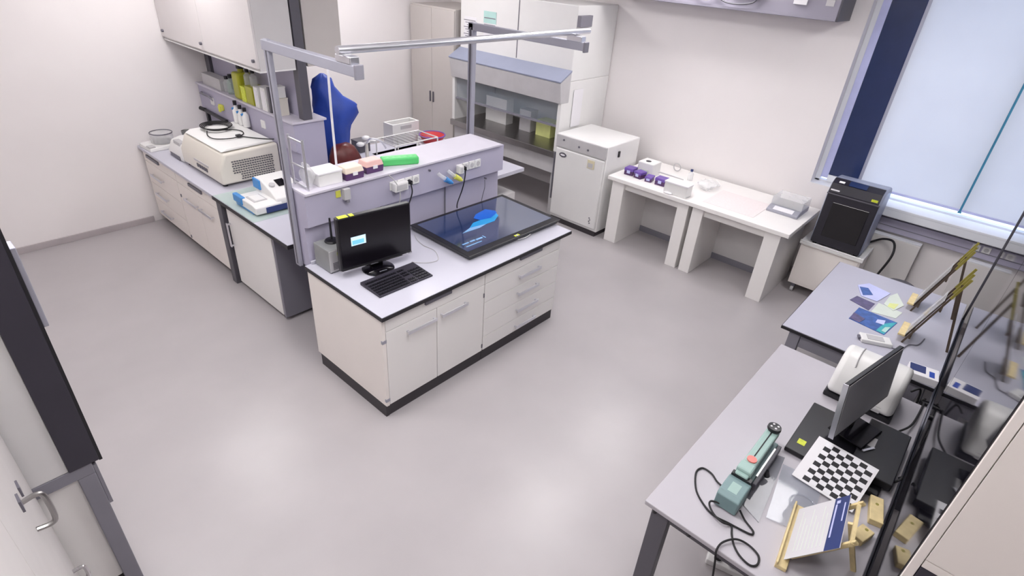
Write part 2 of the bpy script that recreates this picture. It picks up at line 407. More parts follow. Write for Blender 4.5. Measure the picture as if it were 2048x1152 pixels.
# overhead lamp gantry above the island
g = thing('lamp_gantry', 'grey metal gantry with two posts, arms and cross tube above the island', 'gantry', (2.8, 3.62, .86))
B(1.772, 1.802, 3.60, 3.66, .85, 2.44).build('post', 'alu_dull', g, bevel=.006)
MB().box(1.770, 1.7725, 3.622, 3.634, .87, 2.42).build('post_groove', 'frame_dark', g)
B(3.80, 3.85, 3.865, 3.925, 0, 2.44).build('post', 'alu_dull', g, bevel=.006)
B(3.797, 3.802, 3.885, 3.905, .9, 2.40).build('post_groove', 'frame_dark', g)
for x0, x1, yb in ((1.763, 1.811, 3.665), (3.80, 3.85, 3.93)):
    a = B(x0, x1, 2.66, yb, 2.375, 2.435).build('arm', 'alu_dull', g, bevel=.005)
    B(x0-.003, x1+.003, 2.652, 2.67, 2.365, 2.44).build('end_cap', 'frame_grey', a, bevel=.004)
    B(x0-.006, x1+.006, 2.69, 2.83, 2.435, 2.475).build('clamp', 'alu', a, bevel=.005)
MB().cyl((1.73, 2.76, 2.50), (3.98, 2.76, 2.50), .022, n=20).build('cross_tube', 'alu', g, smooth=True)

# ---- things on the island
t = thing('monitor', 'black widescreen computer monitor showing a small dialog on the island', 'monitor', (2.14, 3.13, .90), rz=math.radians(-7.5), local=True)
B(-.288, .288, -.015, .035, .055, .468).build('casing', 'black_plastic', t, bevel=.008)
B(-.276, .276, -.0175, -.015, .085, .458).build('screen', 'screen_black', t)
B(-.288, .288, -.022, .0, .055, .070).build('chin_strip', 'chrome', t, bevel=.003)
B(-.198, -.085, -.0185, -.0172, .245, .312).build('dialog_window', 'dialog', t)
B(-.190, -.10, -.0192, -.0182, .253, .285).build('dialog_text', 'dialog_blue', t)
B(-.27, -.20, -.012, .03, .4675, .4705).build('sticker', 'lime', t)
B(-.185, -.155, -.012, .03, .4675, .4705).build('sticker', 'lime', t)
B(.235, .25, -.0235, -.0215, .058, .068).build('power_button', 'alu', t)
B(-.05, .05, .0, .045, .012, .12).build('neck', 'black_gloss', t, bevel=.01)
MB().lathe([(.0, 0), (.118, 0), (.120, .008), (.108, .016), (.04, .024), (0, .024)], (0, -.01, 0), 32).build('base', 'black_gloss', t, smooth=True)
B(-.03, .03, -.09, -.085, .014, .022).build('base_badge', 'alu_dull', t)

t = thing('keyboard', 'black full-size keyboard in front of the island monitor', 'keyboard', (2.135, 2.888, .90), rz=math.radians(-1), local=True)
MB().prism([(-.118, 0), (-.118, .012), (.118, .024), (.118, 0)], 'x', -.235, .235).build('body', 'charcoal', t, bevel=.004)
ky = MB()
def key(x0, w, y0, h):
    z = .018+(y0+h/2)*.05
    ky.hexa([(x0,y0,z-.004),(x0+w,y0,z-.004),(x0+w,y0+h,z-.003),(x0,y0+h,z-.003)], [(x0+.0015,y0+.0015,z+.006),(x0+w-.0015,y0+.0015,z+.006),(x0+w-.0015,y0+h-.0015,z+.007),(x0+.0015,y0+h-.0015,z+.007)])
for r in range(6):
    yy = -.105+r*.031+(.008 if r == 5 else 0)
    if r == 0:
        for x, w in ((-.225,.024),(-.199,.02),(-.177,.022),(-.153,.115),(-.036,.022),(-.012,.022),(.012,.026)): key(x, w, yy, .018)
    else:
        for k in range(14): key(-.225+k*.0188, .0168, yy, .018)
    for k in range(3):
        if r not in (2,): key(.05+k*.019, .017, yy, .018)
    if r < 5:
        for k in range(4): key(.118+k*.027, .024, yy, .018)
ky.build('keys', 'black_plastic', t, kind='stuff')

t = thing('flat_display', 'large black touch display lying flat on the island with blue logo', 'display', (3.285, 3.105, .90), rz=math.radians(-1.0), local=True)
MB().hexa([(-.54,-.35,.006),(.54,-.35,.006),(.54,.35,.0),(-.54,.35,.0)], [(-.565,-.375,.05),(.565,-.375,.05),(.565,.365,.058),(-.565,.365,.058)]).build('casing', 'black_plastic', t, bevel=.006)
def tz(y): return .05+(y+.375)*.008/.74
def flat(poly, dz, th=.001):
    mb = MB(); n = len(poly)
    return mb.add([(x,y,tz(y)+dz) for x,y in poly]+[(x,y,tz(y)+dz+th) for x,y in poly], [(i,(i+1)%n,n+(i+1)%n,n+i) for i in range(n)]+[tuple(range(n-1,-1,-1)), tuple(range(n,2*n))])
flat([(-.515,-.305),(.515,-.305),(.515,.325),(-.515,.325)], .0005).build('screen', 'screen_navy', t)
flat([(-.21,.0),(-.12,.055),(-.03,.06),(-.02,.11),(.13,.14),(.20,.10),(.17,.03),(.06,-.03),(-.04,-.03)], .0018).build('logo_light', 'logo_cyan', t)
flat([(-.03,.06),(-.05,.12),(.02,.17),(.17,.20),(.22,.12),(.20,.08),(.08,.035)], .0029).build('logo_dark', 'logo_blue', t)
flat([(-.33,-.04),(-.21,.0),(-.04,-.03),(-.14,-.05)], .0018).build('logo_beam', 'logo_pale', t)
for i, (x0, x1, y0, y1) in enumerate([(-.47,-.40,-.20,-.185),(-.385,-.33,-.20,-.182),(-.32,-.25,-.205,-.185),(-.47,-.30,-.245,-.235),(-.235,-.225,-.215,-.175)]):
    flat([(x0,y0),(x1,y0),(x1,y1),(x0,y1)], .0018).build('screen_text', 'logo_pale', t)
for x, w, mt in ((-.02,.02,'lime'),(.004,.012,'paper'),(.02,.014,'lime')): flat([(x,-.36),(x+w,-.36),(x+w,-.335),(x,-.335)], .001).build('logo_sticker', mt, t)
MB().tube([(-.02,-.385,.035),(.06,-.395,.03),(.14,-.385,.035)], .003).build('edge_strip', 'device_grey', t)
B(-.25, .1, .362, .375, .0, .03).build('cable_cover', 'black_plastic', t)

t = thing('mini_computer', 'small grey metal computer box behind the island monitor', 'computer', (1.92, 3.38, .90))
B(1.835, 2.00, 3.275, 3.475, .905, 1.085).build('case', 'pc_grey', t, bevel=.006)
B(1.835, 2.00, 3.271, 3.276, .91, 1.08).build('front_plate', 'device_grey', t, bevel=.003)
for k in range(5): B(1.86, 1.975, 3.2685, 3.272, .93+k*.012, .935+k*.012).build('vent_slot', 'frame_dark', t)
B(1.9, 1.93, 3.2685, 3.272, 1.035, 1.06).build('sticker', 'lime', t)
for x in (1.85, 1.985):
    for y in (3.29, 3.46): MB().cyl((x,y,.90),(x,y,.906),.01).build('foot', 'black_rubber', t)
t = thing('antenna', 'black stub antenna on round base standing on the grey computer box', 'antenna', (1.945, 3.40, 1.085))
MB().lathe([(0,0),(.052,0),(.054,.006),(.046,.016),(.012,.02),(0,.02)], (1.945,3.40,1.085), 24).build('base', 'black_plastic', t, smooth=True)
MB().cyl((1.945,3.40,1.10),(1.945,3.40,1.27),.009,.007).build('rod', 'black_plastic', t, smooth=True)

def cable(name, pts, r, mat, label, cat='cable', **kw):
    return single(name, MB().tube(pts, r, **kw), mat, label, cat, smooth=True)
cable('mouse_cable', [(2.70,3.38,.904),(2.66,3.296,.904),(2.635,3.187,.904),(2.645,3.08,.904),(2.609,2.99,.904),(2.55,2.925,.904),(2.47,2.945,.904),(2.41,3.00,.904),(2.375,3.02,.914)], .003, 'device_grey', 'thin pale cable curling beside the keyboard and flat display')
cable('power_cable', [(3.31,3.42,1.34),(3.30,3.41,1.28),(3.31,3.45,1.15),(3.27,3.47,1.02),(3.27,3.475,.965)], .005, 'black_rubber', 'black cable hanging from the right sockets down to the flat display')
cable('power_cable', [(2.70,3.41,1.345),(2.71,3.41,1.27),(2.68,3.43,1.15),(2.66,3.455,1.00),(2.62,3.44,.93),(2.66,3.41,.905)], .005, 'black_rubber', 'black cable hanging from the left sockets behind the monitor')
cable('power_cable', [(2.49,3.42,1.47),(2.53,3.40,1.42),(2.58,3.40,1.32),(2.575,3.41,1.20),(2.52,3.42,1.05),(2.47,3.40,.94)], .0045, 'device_grey', 'pale cable drooping from the shelf past the left sockets')
cable('power_cable', [(3.57,3.43,1.18),(3.585,3.44,1.10),(3.59,3.47,1.0),(3.585,3.475,.95)], .003, 'frame_grey', 'thin grey cable at the right end of the island spine')
def plug(x, z, mat, label):
    t = thing('power_plug', label, 'plug', (x, 3.43, z), group='plugs in the island spine')
    MB().cyl((x,3.448,z),(x,3.418,z),.02,.016,n=14).build('body', mat, t, smooth=True)
    MB().cyl((x,3.418,z),(x,3.405,z-.012),.009,.006,n=10).build('strain_relief', mat, t)
plug(2.71, 1.355, 'black_plastic', 'black power plug in the left socket group behind the monitor')
plug(3.31, 1.345, 'black_plastic', 'black power plug in the right socket group')
def adapter(x0, x1, label):
    t = thing('plug_adapter', label, 'adapter', ((x0+x1)/2, 3.42, 1.31), group='white adapters in the island spine')
    B(x0, x1, 3.395, 3.447, 1.315, 1.385).build('body', 'white_plastic', t, bevel=.006)
    B(x0+.015, x1-.015, 3.392, 3.396, 1.33, 1.37).build('face', 'device_grey', t)
adapter(2.535, 2.665, 'white square adapter plugged into the left sockets')
adapter(3.225, 3.275, 'white square adapter plugged into the right sockets')
def holder(x, mat, label):
    t = thing('pipette', label, 'pipette', (x, 3.40, 1.26), group='pipettes hanging on the island spine')
    MB().cyl((x-.05,3.44,1.36),(x+.0,3.40,1.31),.016,.018,n=14).build('barrel', 'clear_plastic', t, smooth=True)
    MB().cyl((x,3.40,1.31),(x+.05,3.385,1.275),.024,.02,n=14).build('grip', mat, t, smooth=True)
    MB().cyl((x+.05,3.385,1.275),(x+.065,3.38,1.265),.012,n=10).build('plunger', mat, t, smooth=True)
holder(3.06, 'blue', 'blue-ended tube clipped to the island spine')
holder(3.17, 'yellow', 'yellow-ended tube clipped to the island spine')

# ---- things on the island shelf (top at 1.468)
ZS = 1.468
t = thing('tip_box', 'white lidded carton on the left end of the island shelf', 'box', (2.05, 3.58, ZS))
B(1.955, 2.145, 3.50, 3.66, ZS, ZS+.085).build('body', 'white_plastic', t, bevel=.004)
B(1.95, 2.15, 3.495, 3.665, ZS+.085, ZS+.10).build('lid', 'paper', t, bevel=.004)
def tipbox(x, y, lid, label):
    t = thing('tip_box', label, 'tip box', (x, y, ZS), group='tip boxes on the island shelf')
    MB().hexa([(x-.075,y-.055,ZS),(x+.075,y-.055,ZS),(x+.075,y+.055,ZS),(x-.075,y+.055,ZS)], [(x-.08,y-.06,ZS+.05),(x+.08,y-.06,ZS+.05),(x+.08,y+.06,ZS+.05),(x-.08,y+.06,ZS+.05)]).build('base', 'dark_purple', t, bevel=.004)
    MB().hexa([(x-.08,y-.06,ZS+.051),(x+.08,y-.06,ZS+.051),(x+.08,y+.06,ZS+.051),(x-.08,y+.06,ZS+.051)], [(x-.07,y-.05,ZS+.095),(x+.07,y-.05,ZS+.095),(x+.07,y+.05,ZS+.095),(x-.07,y+.05,ZS+.095)]).build('lid', lid, t, bevel=.006)
    B(x-.02, x+.02, y-.064, y-.058, ZS+.035, ZS+.06).build('latch', 'paper', t)
tipbox(2.245, 3.545, 'cream_lid', 'purple tip box with cream lid beside the white carton on the shelf')
tipbox(2.445, 3.575, 'pink_lid', 'purple tip box with pinkish lid next to the green rack on the shelf')
t = thing('tube_rack', 'bright green plastic rack lying on the island shelf', 'rack', (2.72, 3.57, ZS), rz=math.radians(-24), local=True)
B(-.15, .15, -.045, .045, 0, .062).build('body', 'green_plastic', t, bevel=.014, seg=4)
for k in range(6): MB().cyl((-.12+k*.048, 0, .0615), (-.12+k*.048, 0, .0635), .016, n=14).build('tube_hole', 'green_plastic', t)
t = thing('wire_stand', 'small chrome wire rail at the left end of the island shelf', 'rail', (1.87, 3.62, ZS))
for y in (3.49, 3.675): MB().cyl((1.86,y,ZS),(1.86,y,ZS+.36),.009).build('upright', 'alu', t, smooth=True)
for z in (.02, .16, .34): MB().cyl((1.86,3.49,ZS+z),(1.86,3.675,ZS+z),.007).build('rung', 'alu', t, smooth=True)
def crumple(name, c, rx, ry, rz, mat, label, cat, seed, amp=.3, n=18, m=12):
    rnd = random.Random(seed); mb = MB().ball(c, rx, ry, rz, n, m); c = Vector(c)
    w = [(Vector((rnd.uniform(-1,1), rnd.uniform(-1,1), rnd.uniform(-1,1)))*rnd.uniform(3,8), rnd.uniform(0,6)) for _ in range(7)]
    for i, p in enumerate(mb.v):
        d = p-c; u = Vector((d.x/rx, d.y/ry, d.z/rz)); k = 1+amp*sum(math.sin(a.dot(u)+b) for a, b in w)/len(w)*1.4
        mb.v[i] = c+d*k
    z0 = c.z-rz
    for p in mb.v: p.z = max(p.z, z0)
    return single(name, mb, mat, label, cat, smooth=True)
crumple('plastic_bag', (1.91, 3.58, ZS+.08), .034, .08, .08, 'clear_plastic', 'crumpled clear plastic bag behind the chrome rail on the shelf', 'bag', 3)
cable('support_rod', [(2.285,3.80,ZS),(2.275,3.78,1.9),(2.262,3.745,2.2)], .009, 'paper', 'thin white rod rising from the island shelf', 'rod', sub=3)

# ------------------------------------------------------------------ left drawer bench
BX = 1.865
def bench_unit(name, label, y0, y1, fronts, grip=None, plinth=True):
    t = thing(name, label, 'cabinet', (2.2, (y0+y1)/2, 0), group='base cabinets of the long bench')
    B(BX+.02, 2.58, y0, y1, .09, .866).build('body', 'carcass', t)
    B(BX+.06, 2.55, y0, y1, 0, .09).build('plinth', 'plinth', t)
    f = B(BX, BX+.02, y0+.003, y1-.003, .745, .864).build('pull_out_board', 'cream_laminate', t, bevel=.002)
    if grip: B(BX-.016, BX, grip[0], grip[1], .80, .832).build('grip', 'grip_grey', f, bevel=.003)
    for nm, ya, yb, z0, z1, ha, hb, hz in fronts:
        q = B(BX, BX+.02, ya, yb, z0, z1).build(nm, 'cream_laminate', t, bevel=.002)
        bow_handle(q, (BX, ha, hz), (BX, hb, hz), (-.03, 0, 0))
    return t
bench_unit('drawer_cabinet', 'cream three-drawer cabinet at the wall end of the long bench', 6.195, 7.07,
    [('drawer', 6.198, 7.067, .50, .74, 6.60, 6.91, .615), ('drawer', 6.198, 7.067, .30, .495, 6.59, 6.90, .40), ('drawer', 6.198, 7.067, .095, .295, 6.59, 6.89, .185)], (6.61, 6.95))
u = bench_unit('base_cabinet', 'cream double-door cabinet of the long bench beside the grey support leg', 5.22, 6.19,
    [('door', 5.705, 6.187, .095, .74, 5.73, 6.02, .61), ('door', 5.223, 5.70, .095, .74, 5.38, 5.67, .61)], (5.55, 5.85))
for z in (.60, .13): B(BX-.006, BX, 6.15, 6.165, z-.015, z+.015).build('lock', 'grip_grey', u)
single('bench_worktop', B(1.835, 2.60, 5.222, 7.095, .868, .90), 'worktop_white', 'white worktop of the long bench under the centrifuge and balance', 'worktop', bevel=.004)
t = thing('bench_worktop', 'near worktop of the long bench with thin dark edge under the blue-white mixer', 'worktop', (2.2, 4.5, .86))
B(1.825, 2.60, 3.87, 5.218, .868, .902).build('edge', 'worktop_edge', t, bevel=.002)
B(1.829, 2.598, 3.872, 5.215, .902, .906).build('surface', 'worktop_white', t)
B(1.83, 2.25, 4.42, 5.19, .9062, .912).build('glass_board', 'green_glass', t, bevel=.001)
t = thing('bench_stand', 'grey square upright between cream doors and white cabinet under the bench', 'stand', (1.89, 5.16, 0))
B(1.845, 1.915, 5.11, 5.20, 0, .866).build('upright', 'frame_dark', t, bevel=.004)
B(1.85, 2.50, 5.13, 5.18, 0, .05).build('foot_bar', 'frame_dark', t, bevel=.004)
t = thing('rolling_cabinet', 'white single-door under-bench cabinet with grey end beside the island', 'cabinet', (2.15, 4.65, 0))
B(1.89, 2.52, 4.24, 5.06, .05, .862).build('body', 'carcass', t)
B(1.868, 1.89, 4.243, 5.057, .05, .86).build('door', 'white_laminate', t, bevel=.002)
B(1.872, 2.50, 4.205, 4.24, .03, .862).build('end_panel', 'frame_grey', t, bevel=.003)
B(1.92, 2.50, 4.25, 5.05, 0, .05).build('plinth', 'plinth', t)
bow_handle(t, (1.868, 5.02, .69), (1.868, 5.02, .45), (-.035, 0, 0), .03)

# spine and shelf of the left bench
t = thing('reagent_spine', 'grey service spine with reagent shelf behind the long bench', 'bench spine', (2.75, 6.0, 0))
MB().prism([(2.64, .90), (2.64, 1.19), (2.60, 1.21), (2.60, 1.48), (2.92, 1.48), (2.92, 0), (2.62, 0), (2.62, .90)], 'y', 5.0, 7.09).build('trunk', 'spine', t, bevel=.003)
B(2.58, 2.94, 4.98, 7.09, 1.48, 1.50).build('shelf', 'spine_light', t, bevel=.003)
B(2.715, 2.805, 5.0, 5.09, 1.50, 3.34).build('post', 'frame_dark', t, bevel=.004)
B(2.72, 2.80, 6.95, 7.05, 1.50, 1.97).build('post', 'frame_dark', t, bevel=.004)
B(2.755, 2.765, 5.10, 7.05, 1.50, 1.955).build('back_panel', 'spine', t)
for y in (5.60, 6.05, 6.75): B(2.588, 2.601, y-.04, y+.04, 1.31, 1.39).build('socket', 'white_plastic', t, bevel=.004)
MB().tube([(2.595,7.0,1.40),(2.57,6.98,1.40),(2.57,6.75,1.40),(2.595,6.72,1.36)], .012, sub=1).build('rail_handle', 'frame_grey', t, smooth=True)

t = thing('wall_cabinet', 'white two-door overhead cabinet above the long bench', 'cabinet', (2.53, 6.05, 1.97))
B(2.37, 2.70, 5.0, 7.09, 1.97, 3.0).build('body', 'carcass', t, bevel=.003)
for y0, y1, ky_ in ((6.05, 7.085, 7.02), (5.003, 6.045, 5.05)):
    d = B(2.35, 2.37, y0, y1, 1.99, 2.99).build('door', 'cabinet_white', t, bevel=.002)
    MB().cyl((2.35,ky_,2.05),(2.33,ky_,2.05),.014,n=12).build('knob', 'grip_grey', d, smooth=True)
MB().cyl((2.35,6.09,2.05),(2.33,6.09,2.05),.014,n=12).build('knob', 'grip_grey', d, smooth=True)
B(2.36, 2.70, 5.0, 7.08, 1.955, 1.97).build('light_rail', 'white_plastic', t, bevel=.003)
single('rear_wall_cabinet', B(2.83, 3.20, 5.02, 7.09, 1.97, 3.0), 'cupboard_beige', 'grey overhead cabinet on the far side of the dark column', 'cabinet', bevel=.004)

# ---- things on the reagent shelf
def bottle(x, y, z, w, h, mat, label, capmat='black_plastic', sq=True, cat='bottle', group='bottles on the reagent shelf'):
    t = thing('reagent_bottle', label, cat, (x, y, z), group=group)
    if sq: B(x-w/2, x+w/2, y-w/2, y+w/2, z, z+h*.72).build('body', mat, t, bevel=w*.16, seg=3)
    else: MB().lathe([(0,0),(w/2,0),(w/2,h*.62),(w*.2,h*.78),(w*.2,h*.86),(0,h*.86)], (x,y,z), 20).build('body', mat, t, smooth=True)
    if sq: MB().cyl((x,y,z+h*.71),(x,y,z+h*.82),w*.2,n=14).build('neck', mat, t, smooth=True)
    MB().cyl((x,y,z+h*.81),(x,y,z+h),w*.26,n=16).build('cap', capmat, t, smooth=True)
    return t
SZ = 1.50
bottle(2.67, 6.08, SZ, .15, .37, 'bottle_yellow', 'tall lime-yellow canister with black cap on the reagent shelf')
def carton(x0, x1, y0, y1, z0, z1, mat, label, cat='box', lid=None, group=None, name='carton'):
    t = thing(name, label, cat, ((x0+x1)/2, (y0+y1)/2, z0), group=group)
    B(x0, x1, y0, y1, z0, z1).build('body', mat, t, bevel=.004)
    B(x0-.002, x1+.002, y0-.002, y1+.002, z1-.012, z1+.004).build('lid', lid or mat, t, bevel=.002)
    return t
carton(2.60, 2.74, 5.90, 5.995, SZ, SZ+.15, 'lime', 'lime-yellow box close beside the tall canister')
carton(2.60, 2.74, 5.74, 5.89, SZ, SZ+.17, 'bottle_yellow', 'olive-yellow box right of the tall canister')
bottle(2.67, 5.82, SZ+.175, .075, .15, 'clear_plastic', 'small clear bottle with black cap on the olive-yellow box', sq=False)
for i, (y0, y1, h, lb) in enumerate([(5.62,5.70,.20,'left white file box at the near end of the reagent shelf'),(5.46,5.56,.22,'right white file box at the near end of the reagent shelf')]):
    t = thing('file_box', lb, 'file', (2.66, (y0+y1)/2, SZ), group='file boxes')
    B(2.595, 2.73, y0, y1, SZ, SZ+h).build('body', 'white_plastic', t, bevel=.003)
    B(2.592, 2.596, y0+.015, y1-.015, SZ+.03, SZ+h-.03).build('spine_label', 'paper', t)
single('dark_binder', B(2.60, 2.72, 5.395, 5.43, SZ, SZ+.24), 'frame_dark', 'dark grey binder at the near end of the reagent shelf', 'binder', bevel=.003)
bottle(2.66, 6.34, SZ, .08, .20, 'green_glass', 'small pale green bottle left of the yellow canister', sq=False)
bottle(2.67, 6.46, SZ, .08, .16, 'clear_plastic', 'small clear bottle with dark cap, leftmost on the reagent shelf', sq=False)
bottle(2.67, 5.945, SZ+.155, .075, .16, 'clear_plastic', 'clear bottle with black cap on the lime-yellow box', sq=False)
carton(2.61, 2.71, 6.5, 6.95, SZ, SZ+.12, 'device_grey', 'long dark teal-grey box at the far end of the reagent shelf')
carton(2.61, 2.71, 5.25, 5.36, SZ, SZ+.16, 'ivory', 'ivory carton standing beside the dark column on the shelf')
carton(2.62, 2.70, 5.255, 5.35, 1.665, 1.665+.10, 'white_plastic', 'small white carton stacked on the ivory carton by the column')
carton(2.81, 2.91, 5.2, 5.36, 1.50, 1.50+.17, 'dark_purple', 'brownish box on the far side of the dark column')
carton(2.82, 2.90, 5.21, 5.35, 1.675, 1.675+.11, 'paper', 'white box stacked on the brownish box behind the column')

# ---- things on the left bench
t = thing('laboratory_balance', 'low white laboratory balance with round glass draft ring at the wall', 'balance', (2.02, 6.90, .90), rz=math.radians(4), local=True)
MB().hexa([(-.17,-.13,.0),(.15,-.13,.0),(.15,.15,.0),(-.17,.15,.0)], [(-.165,-.12,.035),(.145,-.12,.045),(.145,.14,.055),(-.165,.14,.045)]).build('body', 'white_plastic', t, bevel=.008, seg=3)
B(-.165, -.10, -.11, -.02, .040, .048).build('display', 'device_grey', t, bevel=.003)
MB().lathe([(0,.05),(.095,.05),(.095,.062),(0,.062)], (.03,.02,0), 28).build('pan', 'steel', t, smooth=True)
MB().lathe([(.108,.05),(.112,.05),(.112,.15),(.108,.15)], (.03,.02,0), 28).build('draft_shield', 'clear_plastic', t, smooth=True)
MB().tube([(.03+.11*math.cos(a*PI/8), .02+.11*math.sin(a*PI/8), .15) for a in range(16)], .006, closed=True, sub=2).build('shield_rim', 'grip_grey', t, smooth=True)
t = thing('beaker', 'grey metal cup behind the balance', 'cup', (2.33, 6.98, .90))
MB().lathe([(.0,0),(.045,0),(.052,.11),(.047,.11),(.042,.01),(0,.01)], (2.33,6.98,.90), 24).build('cup', 'pc_grey', t, smooth=True)
MB().tube([(2.33+.05*math.cos(a*PI/8), 6.98+.05*math.sin(a*PI/8), 1.01) for a in range(16)], .004, closed=True, sub=2).build('rim', 'steel', t, smooth=True)
t = thing('small_centrifuge', 'small rounded white device between the balance and the big centrifuge', 'device', (2.12, 6.42, .90))
MB().prism([(1.99,.90),(1.985,.96),(2.03,1.06),(2.12,1.085),(2.27,1.085),(2.29,.90)], 'y', 6.24, 6.60).build('body', 'white_plastic', t, bevel=.02, seg=4)
B(2.02, 2.08, 6.34, 6.50, 1.04, 1.078).build('display', 'device_grey', t, bevel=.004)
B(1.982, 1.989, 6.30, 6.54, .91, .95).build('base_strip', 'grip_grey', t)

t = thing('centrifuge', 'big ivory bench centrifuge with slotted side vents and black cable on top', 'centrifuge', (2.32, 5.85, .90))
MB().prism([(1.985,.925),(1.985,1.07),(2.05,1.215),(2.58,1.235),(2.58,.925)], 'y', 5.32, 6.22).build('body', 'ivory', t, bevel=.022, seg=4)
MB().prism([(2.04,1.222),(2.10,1.252),(2.55,1.262),(2.56,1.236)], 'y', 5.36, 6.18).build('lid', 'white_plastic', t, bevel=.012, seg=3)
vg = MB()
for r in range(9):
    for k in range(17):
        if r > 2 or k > 2: vg.box(2.10+k*.024+(r%2)*.006, 2.116+k*.024+(r%2)*.006, 5.312, 5.324, .955+r*.022, .964+r*.022)
vg.build('vent_grille', 'frame_dark', t, kind='stuff')
for k in range(4):
    y = 5.66+k*.055; MB().hexa([(1.990,y,1.085),(1.990,y+.035,1.085),(2.035,y+.035,1.175),(2.035,y,1.175)], [(1.980,y,1.090),(1.980,y+.035,1.090),(2.025,y+.035,1.18),(2.025,y,1.18)])
for k in range(5):
    y = 5.62+k*.05; B(1.978, 1.988, y, y+.03, .975, 1.01).build('button', 'frame_dark', t)
B(1.979, 1.988, 5.58, 5.90, 1.03, 1.05).build('control_text', 'device_grey', t)
for x in (2.03, 2.53):
    for y in (5.38, 6.16): MB().cyl((x,y,.90),(x,y,.93),.022).build('foot', 'black_rubber', t)
cz = 1.268
t = thing('cable_coil', 'black cable coiled on top of the ivory centrifuge', 'cable', (2.3, 5.9, cz))
for k in range(4): MB().tube([(2.30+(.11+.012*k)*math.cos(a*PI/6+.3*k), 6.02+(.13+.01*k)*math.sin(a*PI/6+.3*k), cz+.004+.007*k) for a in range(12)], .005, closed=True, sub=3).build('turn', 'black_rubber', t, smooth=True)
MB().tube([(2.18,5.96,cz),(2.12,5.80,cz),(2.13,5.66,cz),(2.26,5.58,cz+.004),(2.40,5.66,cz),(2.44,5.78,cz),(2.38,5.86,cz+.004),(2.25,5.88,cz+.01)], .005).build('loose_loop', 'black_rubber', t, smooth=True)
MB().tube([(2.35,5.62,cz),(2.42,5.50,cz),(2.50,5.40,cz),(2.56,5.345,cz)], .005).build('tail', 'black_rubber', t, smooth=True)
B(2.31, 2.36, 5.58, 5.63, cz, cz+.02).build('plug', 'black_plastic', t, bevel=.005)
t = thing('black_bar', 'long black bar with hooked end leaning behind the centrifuge', 'tool', (2.6, 6.6, 1.10))
MB().bar((2.575,6.97,1.215),(2.575,6.42,1.20),.035,.03).build('bar', 'black_plastic', t, bevel=.006)
MB().cyl((2.575,6.95,1.215),(2.555,7.03,1.225),.022,n=12).build('knob', 'black_plastic', t, smooth=True)
B(2.56, 2.592, 6.42, 6.46, .90, 1.20).build('support', 'black_plastic', t)
B(2.56, 2.592, 6.88, 6.92, .90, 1.21).build('support', 'black_plastic', t)
for i, (y, h, lb) in enumerate([(6.10,.28,'left'),(6.00,.25,'middle'),(5.90,.24,'right')]):
    bt = bottle(2.56, y, 1.264, .07, h*.8, 'white_plastic', 'blue-collared dispenser bottle behind the centrifuge, %s of three' % lb, 'black_plastic', sq=False, group='dispenser bottles')
    MB().cyl((2.56,y,1.264+h*.55),(2.52,y,1.264+h*.52),.012).build('spout', 'blue', bt, smooth=True)
single('yellow_clip', MB().box(2.57,2.60,6.48,6.56,1.30,1.36).box(2.555,2.575,6.50,6.54,1.285,1.345), 'yellow', 'small yellow clip on the spine behind the centrifuge', 'clip', bevel=.006)

t = thing('thermomixer', 'blue and white heating mixer with tilted display on the near worktop', 'mixer', (2.08, 4.72, .912), local=False)
z0 = .912
B(1.90, 2.34, 4.56, 4.88, z0, z0+.03).build('base', 'blue', t, bevel=.008)
MB().prism([(4.50,z0+.012),(4.50,z0+.075),(4.56,z0+.09),(4.84,z0+.09),(4.90,z0+.07),(4.90,z0+.012)], 'x', 1.90, 2.14).build('block', 'white_plastic', t, bevel=.008, seg=3)
B(1.94, 2.06, 4.60, 4.76, z0+.088, z0+.096).build('tray', 'device_grey', t, bevel=.003)
B(1.955, 2.045, 4.615, 4.745, z0+.094, z0+.10).build('tray_inlay', 'white_plastic', t, bevel=.003)
B(1.89, 1.93, 4.74, 4.905, z0+.03, z0+.10).build('front_corner', 'blue', t, bevel=.008)
MB().prism([(4.90,z0+.02),(4.90,z0+.205),(4.80,z0+.215),(4.60,z0+.15),(4.52,z0+.105),(4.505,z0+.02)], 'x', 2.10, 2.37).build('head', 'white_plastic', t, bevel=.012, seg=3)
B(2.085, 2.11, 4.78, 4.905, z0+.11, z0+.20).build('hinge_cover', 'blue', t, bevel=.008)
MB().hexa([(2.20,4.64,z0+.1655),(2.28,4.64,z0+.1655),(2.28,4.73,z0+.1945),(2.20,4.73,z0+.1945)], [(2.20,4.638,z0+.171),(2.28,4.638,z0+.171),(2.28,4.728,z0+.200),(2.20,4.728,z0+.200)]).build('display', 'black_gloss', t)
MB().cyl((2.15,4.67,z0+.172),(2.15,4.664,z0+.190),.026).build('knob', 'device_grey', t, smooth=True)
B(2.365, 2.378, 4.60, 4.68, z0+.09, z0+.13).build('side_clip', 'leaflet_teal', t, bevel=.003)
B(1.99, 2.33, 4.494, 4.50, z0+.012, z0+.062).build('side_panel', 'paper_blue', t)

